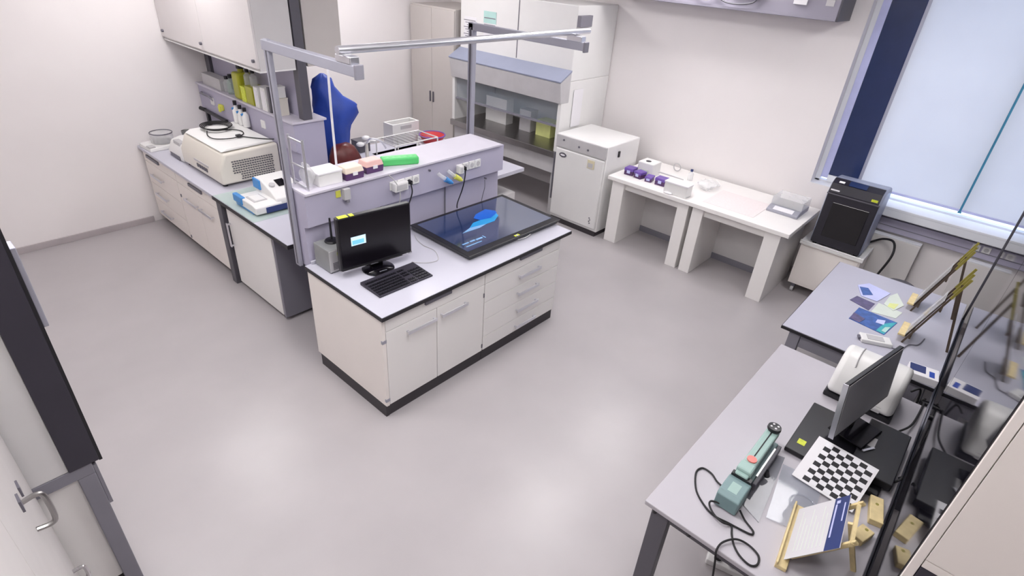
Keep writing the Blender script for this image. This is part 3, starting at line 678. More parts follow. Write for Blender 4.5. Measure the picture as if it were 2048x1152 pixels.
# ------------------------------------------------------------------ sink bench behind the island
t = thing('sink_bench', 'white sink bench behind the island shelf', 'bench', (3.8, 4.8, 0))
sb = MB()
for a in ((2.95,3.70,3.95,5.65),(4.35,4.75,3.95,5.65),(3.70,4.35,3.95,4.85),(3.70,4.35,5.35,5.65)): sb.box(a[0],a[1],a[2],a[3],.86,.90)
sb.build('worktop', 'worktop_white', t)
B(3.02, 4.70, 4.02, 5.60, .0, .60).build('body', 'carcass', t)
bs = MB().box(3.69,3.70,4.85,5.35,.66,.90).box(4.35,4.36,4.85,5.35,.66,.90).box(3.69,4.36,4.84,4.85,.66,.90).box(3.69,4.36,5.35,5.36,.66,.90).box(3.69,4.36,4.84,5.36,.65,.66)
bs.build('basin', 'steel', t)
t = thing('wire_rack', 'white wire rack standing over the steel sink', 'rack', (4.0, 5.12, .90))
wx0, wx1, wy0, wy1 = 3.72, 4.33, 4.95, 5.30
for x in (wx0, (wx0+wx1)/2, wx1):
    for y in (wy0, wy1): MB().cyl((x,y,.86),(x,y,1.08),.008,n=8).build('leg', 'white_plastic', t, smooth=True)
MB().tube([(wx0,wy0,1.08),(wx1,wy0,1.08),(wx1,wy1,1.08),(wx0,wy1,1.08)], .008, closed=True, sub=1).build('top_frame', 'white_plastic', t)
for k in range(1, 9): MB().cyl((wx0+k*(wx1-wx0)/9,wy0,1.08),(wx0+k*(wx1-wx0)/9,wy1,1.08),.003,n=6).build('wire', 'steel', t)
t = thing('lab_tap', 'white laboratory tap with three round knobs beside the sink', 'tap', (3.55, 5.3, .90))
MB().cyl((3.52,5.20,.90),(3.52,5.20,1.10),.022,.018).build('column', 'ivory', t, smooth=True)
for dx, dy, dz in ((.09,.02,0),(-.09,-.02,0),(0,0,.05)):
    MB().ball((3.52+dx,5.20+dy,1.10+dz),.045,.045,.024).build('knob', 'white_plastic', t, smooth=True)
MB().cyl((3.43,5.18,1.10),(3.61,5.22,1.10),.012).build('crossbar', 'white_plastic', t, smooth=True)
MB().tube([(3.52,5.20,1.08),(3.52,5.12,1.16),(3.60,5.05,1.14),(3.66,5.04,1.05)], .009).build('spout', 'alu', t, smooth=True)
t = thing('red_bowl', 'red plastic bowl with pale rim beside the sink', 'bowl', (4.55, 5.30, .90))
MB().lathe([(0,0),(.11,0),(.16,.09),(.15,.09),(.10,.01),(0,.01)], (4.55,5.30,.90), 28).build('bowl', 'red', t, smooth=True)
MB().tube([(4.55+.158*math.cos(a*PI/8), 5.30+.158*math.sin(a*PI/8), .992) for a in range(16)], .008, closed=True, sub=2).build('rim', 'purple', t, smooth=True)
t = thing('plastic_crate', 'white plastic crate standing on the sink bench near the wall', 'crate', (4.3, 5.52, .90))
cr = MB().box(4.06,4.46,5.44,5.46,.90,1.15).box(4.06,4.46,5.60,5.62,.90,1.15).box(4.06,4.08,5.46,5.60,.90,1.15).box(4.44,4.46,5.46,5.60,.90,1.15).box(4.08,4.44,5.46,5.60,.90,.915)
cr.build('body', 'white_plastic', t, bevel=.003)
B(4.18, 4.34, 5.435, 5.441, 1.08, 1.12).build('hand_hole', 'device_grey', t)
carton(3.60, 3.74, 5.45, 5.62, .90, 1.02, 'frame_dark', 'dark grey box on the sink bench beside the white crate')
# blue bundle on the far side of the shelving
mb = MB(); NU, NV = 24, 16
prof = [(.0,.12,.10),(.12,.17,.13),(.28,.19,.15),(.40,.20,.16),(.52,.24,.19),(.62,.23,.18),(.70,.15,.13),(.80,.12,.10),(.88,.09,.08),(.93,.02,.02)]
vs = []
for j, (z, a, b_) in enumerate(prof):
    for i in range(NU):
        th = 2*PI*i/NU; k = 1+.07*math.sin(5*th+j)+.05*math.sin(9*th-2*j)
        cx = 3.20+(.06 if .4 < z < .66 else (-.05 if z > .7 else 0))
        vs.append((cx+a*k*math.cos(th), 5.34+b_*k*math.sin(th), .90+z))
n_ = len(prof)
mb.add(vs, [(j*NU+i, j*NU+(i+1)%NU, (j+1)*NU+(i+1)%NU, (j+1)*NU+i) for j in range(n_-1) for i in range(NU)]+[tuple(range(NU-1,-1,-1)), tuple(range((n_-1)*NU, n_*NU))])
single('blue_sack', mb, 'deep_blue', 'bulky blue fabric bundle beside the dark shelf column', 'bundle', smooth=True)
crumple('red_bag', (3.11, 5.0, 1.06), .16, .13, .16, 'dark_red', 'dark red rounded bag below the blue bundle', 'bag', 11, amp=.12)

# ------------------------------------------------------------------ back wall: cupboard, safety cabinet, incubator
t = thing('tall_cupboard', 'tall beige-grey double-door cupboard in the far corner', 'cupboard', (6.05, 6.56, 0))
B(5.68, XB-.01, 6.12, 7.05, .06, 2.28).build('body', 'cupboard_beige', t, bevel=.004)
for y0, y1, hy in ((6.125, 6.583, 6.55), (6.588, 7.045, 6.62)):
    d = B(5.66, 5.68, y0, y1, .08, 2.26).build('door', 'cupboard_beige', t, bevel=.003)
    B(5.64, 5.66, hy-.008, hy+.008, 1.0, 1.15).build('handle', 'grip_grey', d, bevel=.003)
B(5.72, XB-.02, 6.13, 7.04, 0, .06).build('plinth', 'plinth', t)

t = thing('safety_cabinet', 'white biosafety cabinet with sloped fascia and open work bay', 'safety cabinet', (6.0, 5.1, 0))
y0, y1 = 4.14, 6.06
B(5.72, XB-.01, y0, y1, 1.70, 2.52).build('housing', 'white_plastic', t, bevel=.01)
MB().prism([(5.72,1.80),(5.52,1.70),(5.56,1.46),(5.72,1.46)], 'y', y0-.004, y1+.004).build('fascia', 'device_grey', t, bevel=.006)
MB().prism([(5.72,1.81),(5.515,1.705),(5.51,1.72),(5.72,1.83)], 'y', y0-.008, y1+.008).build('fascia_band', 'printer_side', t)
for a, b_ in ((y0, y0+.05), (y1-.05, y1)): B(5.58, XB-.01, a, b_, .86, 1.70).build('side_wall', 'white_plastic', t, bevel=.006)
B(6.42, XB-.01, y0+.05, y1-.05, .88, 1.70).build('back_wall', 'white_plastic', t)
B(5.54, XB-.01, y0, y1, .80, .88).build('work_tray', 'steel', t, bevel=.006)
B(5.62, 5.626, y0+.05, y1-.05, 1.18, 1.47).build('sash', 'window_glass', t)
B(5.60, 5.64, y0+.05, y1-.05, 1.165, 1.185).build('sash_rail', 'frame_grey', t)
B(5.60, 6.45, y0+.03, y1-.03, .58, .80).build('underframe', 'device_grey', t, bevel=.006)
for y in (y0+.06, y1-.06):
    for x in (5.66, 6.42): B(x-.03, x+.03, y-.03, y+.03, 0, .58).build('leg', 'device_grey', t, bevel=.004)
B(5.715, 5.722, 5.02, 5.03, 1.84, 2.50).build('panel_joint', 'grip_grey', t)
B(5.716, 5.722, 5.75, 5.98, 1.92, 2.22).build('notice', 'paper', t)
for k in range(9): B(5.714, 5.717, 5.77, 5.77+.16+.03*(k%3), 1.95+k*.028, 1.958+k*.028).build('notice_line', 'ink', t)
B(5.716, 5.722, 5.40, 5.62, 1.98, 2.32).build('inspection_label', 'paper', t)
B(5.713, 5.717, 5.40, 5.62, 2.18, 2.32).build('label_header', 'mint', t)
for z in (2.155, 2.235): B(5.711, 5.714, 5.41, 5.61, z, z+.012).build('label_line', 'frame_grey', t)
B(5.548, 5.57, 4.25, 4.29, 1.56, 1.60).build('switch', 'black_plastic', t)
B(5.545, 5.565, 5.2, 5.34, 1.60, 1.625).build('badge', 'grip_grey', t)
B(5.72, 5.95, y0-.05, y0, 2.30, 2.42).build('side_vent', 'frame_grey', t, bevel=.004)
single('notice_sheet', B(5.80, 5.99, 4.128, 4.132, 1.15, 1.60), 'paper', 'white paper notice hanging on the side of the safety cabinet', 'paper')
carton(5.95, 6.15, 4.55, 4.80, .88, 1.08, 'leaflet_lime', 'pale yellow-green waste bag box inside the safety cabinet')
carton(5.95, 6.10, 4.90, 5.10, .88, 1.16, 'device_grey', 'grey instrument inside the safety cabinet')
carton(5.95, 6.10, 5.35, 5.75, .88, 1.22, 'white_plastic', 'white instrument at the left inside the safety cabinet')

t = thing('incubator', 'white floor incubator with grey control strip and oval badge', 'incubator', (5.85, 3.73, 0))
B(5.52, 6.22, 3.36, 4.10, .06, 1.14).build('body', 'white_plastic', t, bevel=.012, seg=3)
B(5.495, 5.52, 3.375, 4.085, .10, .97).build('door', 'white_plastic', t, bevel=.012, seg=3)
B(5.50, 5.522, 3.365, 4.095, .985, 1.13).build('control_strip', 'device_grey', t, bevel=.004)
for y, z in ((3.98,1.08),(3.75,1.05),(3.62,1.045)): MB().cyl((5.50,y,z),(5.492,y,z),.012).build('indicator', 'grip_grey', t)
o = MB().cyl((0,0,0),(-.006,0,0),1.0,n=28).xf(Matrix.Translation((5.495,3.97,.90)) @ Matrix.Diagonal((1,.055,.028,1))).build('oval_badge', 'grip_grey', t)
MB().cyl((0,0,0),(-.003,0,0),1.0,n=28).xf(Matrix.Translation((5.489,3.97,.90)) @ Matrix.Diagonal((1,.034,.011,1))).build('badge_mark', 'paper', o)
B(5.490, 5.495, 3.50, 3.60, .84, .94).build('sticker', 'label_cream', t)
B(5.488, 5.491, 3.52, 3.59, .85, .905).build('sticker_text', 'device_grey', t)
B(5.495, 5.515, 4.088, 4.105, .30, .90).build('hinge', 'grip_grey', t)
B(5.75, 5.78, 3.345, 3.362, .98, 1.05).build('side_latch', 'black_plastic', t)
for k in range(4): B(5.49, 5.496, 3.45+.01*(k%2), 3.465+.01*(k%2), .16+k*.022, .172+k*.022).build('badge_dot', 'grip_grey', t)
B(5.52, 6.20, 3.38, 4.08, .0, .06).build('base', 'plinth', t)

# ------------------------------------------------------------------ weighing table and what stands on it
TZ = .82
t = thing('weighing_table', 'long white weighing table with slab legs along the back wall', 'table', (6.0, 2.25, 0))
B(5.53, 6.50, 1.215, 3.315, .775, TZ).build('top', 'white_laminate', t, bevel=.004)
for a, b_ in ((3.10,3.26),(2.28,2.41),(2.11,2.235),(1.29,1.445)): B(5.56, 6.40, a, b_, 0, .775).build('leg', 'white_laminate', t, bevel=.004)
for a, b_ in ((2.41,3.10),(1.445,2.11)):
    B(5.60, 5.64, a, b_, .685, .775).build('apron', 'white_laminate', t, bevel=.003)
    B(6.16, 6.19, a, b_, .0, .77).build('back_panel', 'carcass', t)
    B(6.145, 6.16, a, b_, .0, .07).build('back_skirting', 'frame_grey', t)
B(5.66, 6.18, 1.63, 2.185, TZ, TZ+.004).build('stone_inset', 'stone_inset', t, bevel=.002)
def purple_box(x, y, w, d, h, label, rz=0):
    t = thing('tip_box', label, 'tip box', (x, y, TZ), rz=rz, group='purple tip boxes on the weighing table', local=True)
    B(-w/2, w/2, -d/2, d/2, 0, h*.55).build('base', 'dark_purple', t, bevel=.004)
    B(-w/2-.003, w/2+.003, -d/2-.003, d/2+.003, h*.56, h).build('lid', 'purple', t, bevel=.008, seg=3)
    B(-w/2-.006, -w/2, -.02, .02, h*.3, h*.7).build('latch', 'leaflet_lilac', t)
purple_box(5.78, 3.17, .12, .11, .085, 'purple tip box at the left corner of the weighing table', .1)
purple_box(5.76, 3.03, .11, .10, .08, 'purple tip box in front of the white cube device', -.15)
purple_box(5.76, 2.90, .12, .08, .06, 'low purple tip box right of the white cube device', .2)
purple_box(5.76, 2.745, .11, .12, .085, 'purple tip box beside the white carton on the weighing table', .05)
t = thing('cube_device', 'white cube device with dark round opening among purple tip boxes', 'device', (5.93, 3.03, TZ))
B(5.85, 6.05, 2.93, 3.13, TZ, TZ+.16).build('body', 'white_plastic', t, bevel=.01, seg=3)
MB().cyl((5.93,3.04,TZ+.158),(5.93,3.04,TZ+.163),.032,n=20).build('opening', 'charcoal', t)
B(5.845, 5.852, 2.98, 3.08, TZ+.03, TZ+.08).build('front_panel', 'leaflet_green_pale', t)
t = thing('white_carton', 'plain white upright carton at the front edge of the weighing table', 'box', (5.65, 2.48, TZ))
B(5.57, 5.70, 2.345, 2.615, TZ, TZ+.13).build('body', 'white_plastic', t, bevel=.004)
B(5.565, 5.705, 2.34, 2.62, TZ+.115, TZ+.135).build('lid', 'paper', t, bevel=.004)
crumple('tissue', (5.555, 2.55, TZ+.012), .02, .05, .012, 'paper', 'crumpled white tissue in front of the white carton', 'tissue', 21, amp=.5)
t = thing('tape_ring', 'small pale ring leaning near the wall on the weighing table', 'ring', (6.33, 2.86, TZ))
MB().tube([(6.34, 2.86+.045*math.cos(a*PI/8), TZ+.052+.045*math.sin(a*PI/8)) for a in range(16)], .007, closed=True, sub=2).build('ring', 'device_grey', t, smooth=True)
bottle(6.18, 2.60, TZ, .06, .13, 'clear_plastic', 'clear bottle with dark blue cap on the weighing table', 'paper_blue', sq=False, group='bottle on the weighing table')
crumple('plastic_bag', (6.08, 2.33, TZ+.05), .12, .10, .05, 'clear_plastic', 'crumpled clear plastic bag on the weighing table', 'bag', 5, amp=.4)
single('pipette', MB().cyl((5.86,2.86,TZ+.10),(5.96,2.58,TZ+.06),.008,.005,n=10), 'device_grey', 'thin pipette lying across a purple tip box', 'pipette', smooth=True)
t = thing('precision_scale', 'flat silver scale with clear cover at the right end of the weighing table', 'scale', (6.15, 1.47, TZ))
MB().prism([(5.98,TZ),(5.98,TZ+.03),(6.06,TZ+.055),(6.34,TZ+.055),(6.34,TZ)], 'y', 1.30, 1.62).build('body', 'alu_dull', t, bevel=.006)
MB().hexa([(5.985,1.36,TZ+.0335),(6.05,1.36,TZ+.0535),(6.05,1.56,TZ+.0535),(5.985,1.56,TZ+.0335)], [(5.984,1.36,TZ+.036),(6.049,1.36,TZ+.056),(6.049,1.56,TZ+.056),(5.984,1.56,TZ+.036)]).build('key_panel', 'paper', t)
B(6.10, 6.30, 1.36, 1.56, TZ+.055, TZ+.068).build('pan', 'steel', t, bevel=.004)
cv = MB().box(6.08,6.34,1.305,1.309,TZ+.057,TZ+.14).box(6.08,6.34,1.611,1.615,TZ+.057,TZ+.14).box(6.08,6.084,1.305,1.615,TZ+.057,TZ+.14).box(6.08,6.34,1.305,1.615,TZ+.138,TZ+.142)
cv.build('cover', 'clear_plastic', t)

# wall duct above the table
t = thing('wall_duct', 'lilac-grey media duct high on the wall above the weighing table', 'duct', (6.35, 2.9, 2.62))
B(6.12, XB-.005, 1.58, 4.10, 2.63, 3.05).build('body', 'duct', t, bevel=.004)
B(6.112, 6.121, 1.58, 4.10, 2.635, 2.66).build('lower_rail', 'duct', t)
B(6.125, XB-.005, 1.565, 1.581, 2.63, 3.05).build('end_cap', 'frame_dark', t)
B(6.10, 6.121, 1.86, 1.98, 2.74, 2.86).build('sticker', 'paper', t)
B(6.115, 6.121, 1.63, 1.70, 2.75, 2.80).build('rating_plate', 'device_grey', t)
single('power_supply', B(6.06, 6.118, 2.28, 2.58, 2.78, 2.86), 'device_grey', 'grey power supply fixed to the front of the wall duct', 'power supply', bevel=.006)
cable('wall_cable', [(6.09,2.62,2.86),(6.085,2.72,2.74),(6.085,2.86,2.70),(6.085,2.98,2.78),(6.10,3.0,2.95)], .011, 'paper', 'white cable loop hanging from the wall duct')
cable('wall_cable', [(6.08,2.30,2.80),(6.08,2.34,2.72),(6.08,2.48,2.69),(6.08,2.64,2.70),(6.08,2.74,2.78),(6.10,2.76,2.95)], .008, 'frame_dark', 'dark cable loop hanging from the wall duct')

# ------------------------------------------------------------------ printer on its cart, stool
t = thing('printer_cart', 'white cart on castors carrying the black 3D printer', 'cart', (6.24, .90, 0))
B(6.05, 6.43, .62, 1.195, .11, .575).build('body', 'cream_laminate', t, bevel=.005)
tray = MB().box(6.03,6.44,.605,1.21,.575,.60).box(6.03,6.05,.605,1.21,.60,.618).box(6.05,6.44,.605,.62,.60,.618)
tray.build('top_tray', 'white_plastic', t, bevel=.003)
B(6.044, 6.051, .64, 1.175, .14, .56).build('front_panel', 'cream_laminate', t, bevel=.002)
for x in (6.10, 6.38):
    for y in (.68, 1.14):
        w_ = MB().cyl((x,y-.015,.035),(x,y+.015,.035),.035,n=18).build('castor', 'device_grey', t, smooth=True)
        B(x-.02, x+.02, y-.02, y+.02, .06, .112).build('castor_fork', 'grip_grey', w_)
t = thing('printer', 'black-fronted desktop 3D printer with rounded grey hood on the cart', '3D printer', (6.24, .89, .60))
MB().prism([(6.06,.62),(6.06,1.16),(6.10,1.245),(6.18,1.28),(6.38,1.265),(6.43,1.22),(6.43,.62)], 'y', .655, 1.135).build('body', 'printer_side', t, bevel=.02, seg=4)
B(6.045, 6.062, .665, 1.125, .63, 1.155).build('front_door', 'printer_black', t, bevel=.006)
B(6.040, 6.047, .72, 1.05, .72, 1.08).build('door_window', 'black_gloss', t, bevel=.004)
MB().prism([(6.043,1.163),(6.043,1.175),(6.085,1.252),(6.16,1.286),(6.19,1.284),(6.09,1.24),(6.06,1.163)], 'y', .675, 1.125).build('control_hood', 'printer_black', t, bevel=.004)
B(6.036, 6.046, .66, 1.13, 1.152, 1.164).build('door_rail', 'frame_dark', t)
MB().hexa([(6.085,.82,1.256),(6.085,.98,1.256),(6.15,.98,1.285),(6.15,.82,1.285)], [(6.082,.82,1.262),(6.082,.98,1.262),(6.147,.98,1.291),(6.147,.82,1.291)]).build('touch_screen', 'navy', t)
B(6.050, 6.056, 1.03, 1.11, 1.185, 1.200).build('name_label', 'paper', t)
B(6.044, 6.062, .69, .745, 1.182, 1.202).build('sticker', 'lime', t)
MB().hexa([(6.092,1.02,1.262),(6.092,1.07,1.262),(6.115,1.07,1.272),(6.115,1.02,1.272)], [(6.09,1.02,1.267),(6.09,1.07,1.267),(6.113,1.07,1.277),(6.113,1.02,1.277)]).build('logo_mark', 'paper', t)
for x in (6.10, 6.39):
    for y in (.70, 1.09): MB().cyl((x,y,.60),(x,y,.625),.02).build('foot', 'black_rubber', t)
cable('printer_cable', [(6.44,.66,.66),(6.42,.56,.74),(6.36,.46,.76),(6.28,.42,.66),(6.26,.46,.45),(6.30,.52,.25),(6.36,.55,.02)], .011, 'black_rubber', 'thick black cable hanging beside the printer cart')
t = thing('stool', 'dark grey round stool seat behind the leaflet table', 'stool', (5.80, .23, 0))
MB().lathe([(0,.54),(.12,.54),(.14,.555),(.14,.58),(.12,.595),(0,.60)], (5.80,.23,0), 28).build('seat', 'frame_dark', t, smooth=True)
MB().cyl((5.80,.23,.08),(5.80,.23,.54),.025).build('column', 'alu', t, smooth=True)
for k in range(5):
    a = 2*PI*k/5; MB().bar((5.80,.23,.09),(5.80+.24*math.cos(a),.23+.24*math.sin(a),.06),.04,.025).build('foot', 'frame_dark', t)
    MB().ball((5.80+.24*math.cos(a),.23+.24*math.sin(a),.025),.025).build('castor', 'black_rubber', t, smooth=True)

# ------------------------------------------------------------------ right side: glass partition, cupboard, desks
GY = -.285
t = thing('glass_partition', 'dark reflective glass partition along the back of the desks', 'partition', (3.6, GY, 0))
for a, b_ in ((1.77, 3.60), (3.61, 5.44)): B(a, b_, GY-.012, GY, .02, 3.2).build('pane', 'tint_glass', t)
B(5.44, 5.46, GY-.02, GY+.008, 0, 3.2).build('edge_post', 'frame_dark', t)
B(1.77, 5.45, GY-.016, GY+.004, 0, .02).build('bottom_rail', 'frame_dark', t)
B(1.77, 5.45, GY+.0005, GY+.012, .60, .635).build('cable_rail', 'alu_dull', t, bevel=.003)
t = thing('tall_cupboard', 'tall cream cupboard with door seam at the right edge in front', 'cupboard', (2.05, -.62, 0))
B(1.77, 2.35, -.95, GY-.014, 0, 3.2).build('body', 'cream_laminate', t, bevel=.003)
B(1.752, 1.77, -.314, GY-.005, 0, 3.2).build('side_strip', 'cream_laminate', t, bevel=.001)
B(1.752, 1.77, -.95, -.3165, 1.43, 3.19).build('door', 'cream_laminate', t, bevel=.002)
B(1.752, 1.77, -.95, -.3165, 1.395, 1.427).build('rail', 'cream_laminate', t, bevel=.001)
B(1.750, 1.77, -.95, -.3165, .05, 1.392).build('lower_panel', 'charcoal', t, bevel=.002)

DZ = .75
t = thing('desk', 'pale desk with grey legs in the right foreground', 'desk', (2.8, .18, 0))
B(1.875, 3.735, -.262, .635, .722, DZ).build('top', 'desk_top', t, bevel=.005)
for x in (1.93, 3.66):
    for y in (-.20, .555): B(x-.03, x+.03, y-.045, y+.045, 0, .72).build('leg', 'frame_dark', t, bevel=.004)
for y in (-.20, .555): B(1.96, 3.63, y-.02, y+.02, .65, .72).build('rail', 'frame_dark', t, bevel=.003)
for x in (1.93, 3.66): B(x-.02, x+.02, -.155, .51, .66, .72).build('end_rail', 'frame_dark', t, bevel=.003)
for y in (.58, .40): MB().cyl((1.89,y,.70),(1.89,y,.722),.012,n=10).build('screw', 'black_plastic', t)
t = thing('leaflet_table', 'white table with black edge and leaflets, beyond the desk', 'table', (4.73, .22, 0))
B(3.985, 5.485, -.262, .722, .722, .746).build('edge', 'worktop_edge', t, bevel=.002)
B(3.990, 5.480, -.260, .717, .746, DZ).build('surface', 'table_top', t)
for x in (4.04, 5.43):
    for y in (.62, -.16): B(x-.03, x+.03, y-.04, y+.04, 0, .72).build('leg', 'frame_grey', t, bevel=.004)
    B(x-.02, x+.02, -.12, .58, .61, .72).build('end_rail', 'frame_grey', t, bevel=.003)
    B(x-.022, x+.022, -.12, .58, .10, .15).build('foot_rail', 'frame_grey', t, bevel=.003)
for y in (.62, -.16): B(4.06, 5.41, y-.02, y+.02, .63, .72).build('rail', 'frame_grey', t, bevel=.003)

# leaflets
def leaflet(poly, z, mat, label, extra=(), th=.0025):
    n = len(poly); cx = sum(p[0] for p in poly)/n; cy = sum(p[1] for p in poly)/n
    t = thing('leaflet', label, 'leaflet', (cx, cy, z), group='leaflets on the table')
    MB().prism(poly, 'z', z, z+th).build('sheet', mat, t)
    for k, (pl, mt) in enumerate(extra): MB().prism(pl, 'z', z+th, z+th+.0008*(k+1)).build('print', mt, t)
leaflet([(4.718,.371),(4.700,.095),(4.43,.13),(4.475,.385)], DZ, 'leaflet_blue', 'blue and teal leaflet nearest the white domed device',
        [([(4.60,.17),(4.70,.10),(4.44,.135),(4.45,.19)], 'leaflet_teal'), ([(4.63,.22),(4.66,.17),(4.58,.165),(4.57,.22)], 'leaflet_lilac'), ([(4.60,.38),(4.48,.38),(4.47,.31),(4.56,.29)], 'leaflet_violet'), ([(4.55,.15),(4.58,.12),(4.47,.13),(4.47,.16)], 'mint')])
leaflet([(4.907,.433),(4.882,.293),(4.728,.304),(4.790,.459)], DZ, 'leaflet_violet', 'small violet leaflet left of the blue leaflet')
leaflet([(5.11,.478),(5.22,.416),(5.17,.24),(4.93,.29),(4.93,.409)], DZ+.003, 'leaflet_lilac', 'pale lilac folded leaflet at the far end of the pile',
        [([(5.09,.46),(5.12,.40),(5.02,.34),(4.95,.40)], 'leaflet_blue')])
leaflet([(5.12,.235),(5.22,.20),(5.03,.115),(4.87,.16),(4.93,.24)], DZ+.003, 'leaflet_green_pale', 'pale white-green leaflet beside the lilac one', [([(4.98,.21),(5.02,.15),(4.90,.16),(4.91,.21)], 'leaflet_lime')])
leaflet([(4.72,.285),(4.92,.275),(4.90,.10),(4.76,.12)], DZ+.0005, 'leaflet_green_pale', 'pale leaflet half hidden between violet and blue leaflets')
t = thing('white_device', 'small white handheld device on the table beside the dome', 'device', (4.28, .16, DZ), rz=math.radians(-65), local=True)
B(-.10, .10, -.05, .05, 0, .03).build('body', 'white_plastic', t, bevel=.006, seg=3)
B(-.06, .05, -.03, .03, .03, .033).build('panel', 'device_grey', t)
B(-.115, -.10, -.02, .02, .008, .024).build('connector', 'grip_grey', t)
cable('device_cable', [(4.28,.05,.757),(4.30,.0,.757),(4.42,-.03,.757),(4.47,-.08,.757),(4.6,-.10,.757)], .004, 'frame_grey', 'thin grey cable running from the small white device')
t = thing('blue_box', 'white and blue carton at the near right corner of the leaflet table', 'box', (4.06, -.17, DZ), rz=math.radians(8), local=True)
B(-.07, .07, -.085, .085, 0, .05).build('body', 'paper', t, bevel=.003)
B(-.03, .06, -.01, .08, .05, .0515).build('label', 'paper_blue', t)
B(-.05, .02, -.06, -.03, .05, .0515).build('print', 'deep_blue', t)

# easels
def easel(name, x0, x1, y, label, tilt=.31, hgt=.60, back=True, rz=0.0, k=3):
    t = thing(name, label, 'easel', ((x0+x1)/2, y, DZ), rz=rz, local=True)
    hw = (x1-x0)/2
    for i in range(k):
        x = -hw+.01+i*(2*hw-.02)/(k-1)
        q = MB().bar((x,.03,.0),(x,.03-tilt*hgt*.72,hgt*.72),.012,.011,up=(1,0,0)).build('slat', 'wood_dark', t)
        MB().bar((x,.03-tilt*hgt*.72,hgt*.72),(x,.03-tilt*hgt,hgt),.015,.013,up=(1,0,0)).build('slat_tip', 'wood_gold', q)
    for z in (.06, hgt*.55): MB().bar((-hw,.03-tilt*z-.012,z),(hw,.03-tilt*z-.012,z),.012,.022).build('cross_piece', 'wood_dark', t)
    MB().box(-hw+.01, hw-.01, .03, .075, .045, .06).build('ledge', 'wood_pale', t, bevel=.003)
    if back: MB().bar((0,-.235,.0),(0,.03-tilt*hgt*.85,hgt*.85),.016,.014,up=(1,0,0)).build('rear_leg', 'wood_dark', t)
    s_ = MB().hexa([(-hw+.02,.034,.062),(hw-.02,.034,.062),(hw-.02,.030,.062),(-hw+.02,.030,.062)], [(-hw+.02,.036-tilt*.36,.40),(hw-.02,.036-tilt*.36,.40),(hw-.02,.032-tilt*.36,.40),(-hw+.02,.032-tilt*.36,.40)]).build('card', 'clear_plastic', t)
    B(-hw+.03, hw-.03, .075, .0755, .05, .052).build('ledge_edge', 'wood_pale', t)
    return t
easel('display_easel', 4.42, 4.66, -.015, 'slatted wooden easel with white card nearer the white dome')
easel('display_easel', 4.98, 5.22, .03, 'slatted wooden easel with white card nearer the window')
# foreground easel with printed sheet
t = thing('display_easel', 'pale wooden easel holding a sheet with blue header in the foreground', 'easel', (2.18, .02, DZ), rz=math.radians(7), local=True)
k = .80
def ez(h): return -k*h*.62
MB().box(-.20, .20, .0, .045, 0, .022).build('ledge', 'wood_pale', t, bevel=.003)
B(-.20, .20, .040, .048, .0, .04).build('ledge_lip', 'wood_pale', t, bevel=.002)
for x in (-.12, .12): MB().bar((x,.0,.02),(x,-.18,.28),.02,.014,up=(1,0,0)).build('slat', 'wood_pale', t, bevel=.002)
MB().bar((0,-.245,.0),(0,-.15,.25),.022,.014,up=(1,0,0)).build('rear_leg', 'wood_pale', t, bevel=.002)
MB().bar((-.13,-.165,.26),(.13,-.165,.26),.014,.02).build('cross_piece', 'wood_pale', t)
n_ = Vector((0,.26,.18)).normalized()
def on(x, s_, d=0.0): # s_ along slope from ledge
    return Vector((x,.012,.024))+Vector((0,-.18,.26)).normalized()*s_+n_*(.012+d)
def slab(x0, x1, s0, s1, d, th, name, mat, par):
    MB().hexa([on(x0,s0,d),on(x1,s0,d),on(x1,s1,d),on(x0,s1,d)],[on(x0,s0,d+th),on(x1,s0,d+th),on(x1,s1,d+th),on(x0,s1,d+th)]).build(name, mat, par)
sheet = MB().hexa([on(-.165,0),on(.165,0),on(.165,.27),on(-.165,.27)],[on(-.165,0,.002),on(.165,0,.002),on(.165,.27,.002),on(-.165,.27,.002)]).build('sheet', 'sheet_paper', t)
slab(-.165, .165, .195, .268, .002, .0008, 'header', 'paper_blue', sheet)
slab(-.09, .12, .204, .212, .0028, .0006, 'header_text', 'leaflet_lilac', sheet)
slab(.0, .12, .247, .253, .0028, .0006, 'header_text', 'leaflet_lilac', sheet)
slab(.125, .145, .206, .224, .0028, .0006, 'header_logo', 'leaflet_lilac', sheet)
for i in range(8): slab(-.13, .13-.05*(i%3), .035+i*.019, .038+i*.019, .002, .0005, 'text_line', 'leaflet_green_pale', sheet)

# sealer
t = thing('bag_sealer', 'grey-green impulse bag sealer with red button and black knob on the desk', 'sealer', (2.40, .335, DZ))
B(2.10, 2.68, .29, .375, DZ+.006, DZ+.05).build('base', 'sealer_dark', t, bevel=.005)
MB().prism([(2.095,DZ+.006),(2.095,DZ+.085),(2.12,DZ+.10),(2.235,DZ+.10),(2.255,DZ+.085),(2.255,DZ+.006)], 'y', .278, .388).build('control_box', 'sealer_dark', t, bevel=.006)
MB().box(2.13, 2.20, .31, .355, DZ+.0995, DZ+.101).build('label', 'sealer_green', t)
MB().prism([(2.24,DZ+.075),(2.24,DZ+.125),(2.34,DZ+.135),(2.69,DZ+.125),(2.69,DZ+.085),(2.34,DZ+.085)], 'y', .305, .37).build('arm', 'sealer_green', t, bevel=.008)
B(2.26, 2.33, .30, .375, DZ+.10, DZ+.145).build('arm_head', 'sealer_green', t, bevel=.01)
B(2.235, 2.262, .285, .382, DZ+.05, DZ+.115).build('hinge_gap', 'black_plastic', t)
MB().bar((2.40,.338,DZ+.1325),(2.68,.338,DZ+.1265),.006,.003).build('arm_line', 'black_rubber', t)
MB().cyl((2.365,.338,DZ+.132),(2.365,.338,DZ+.142),.024,n=20).build('red_button', 'button_red', t, smooth=True)
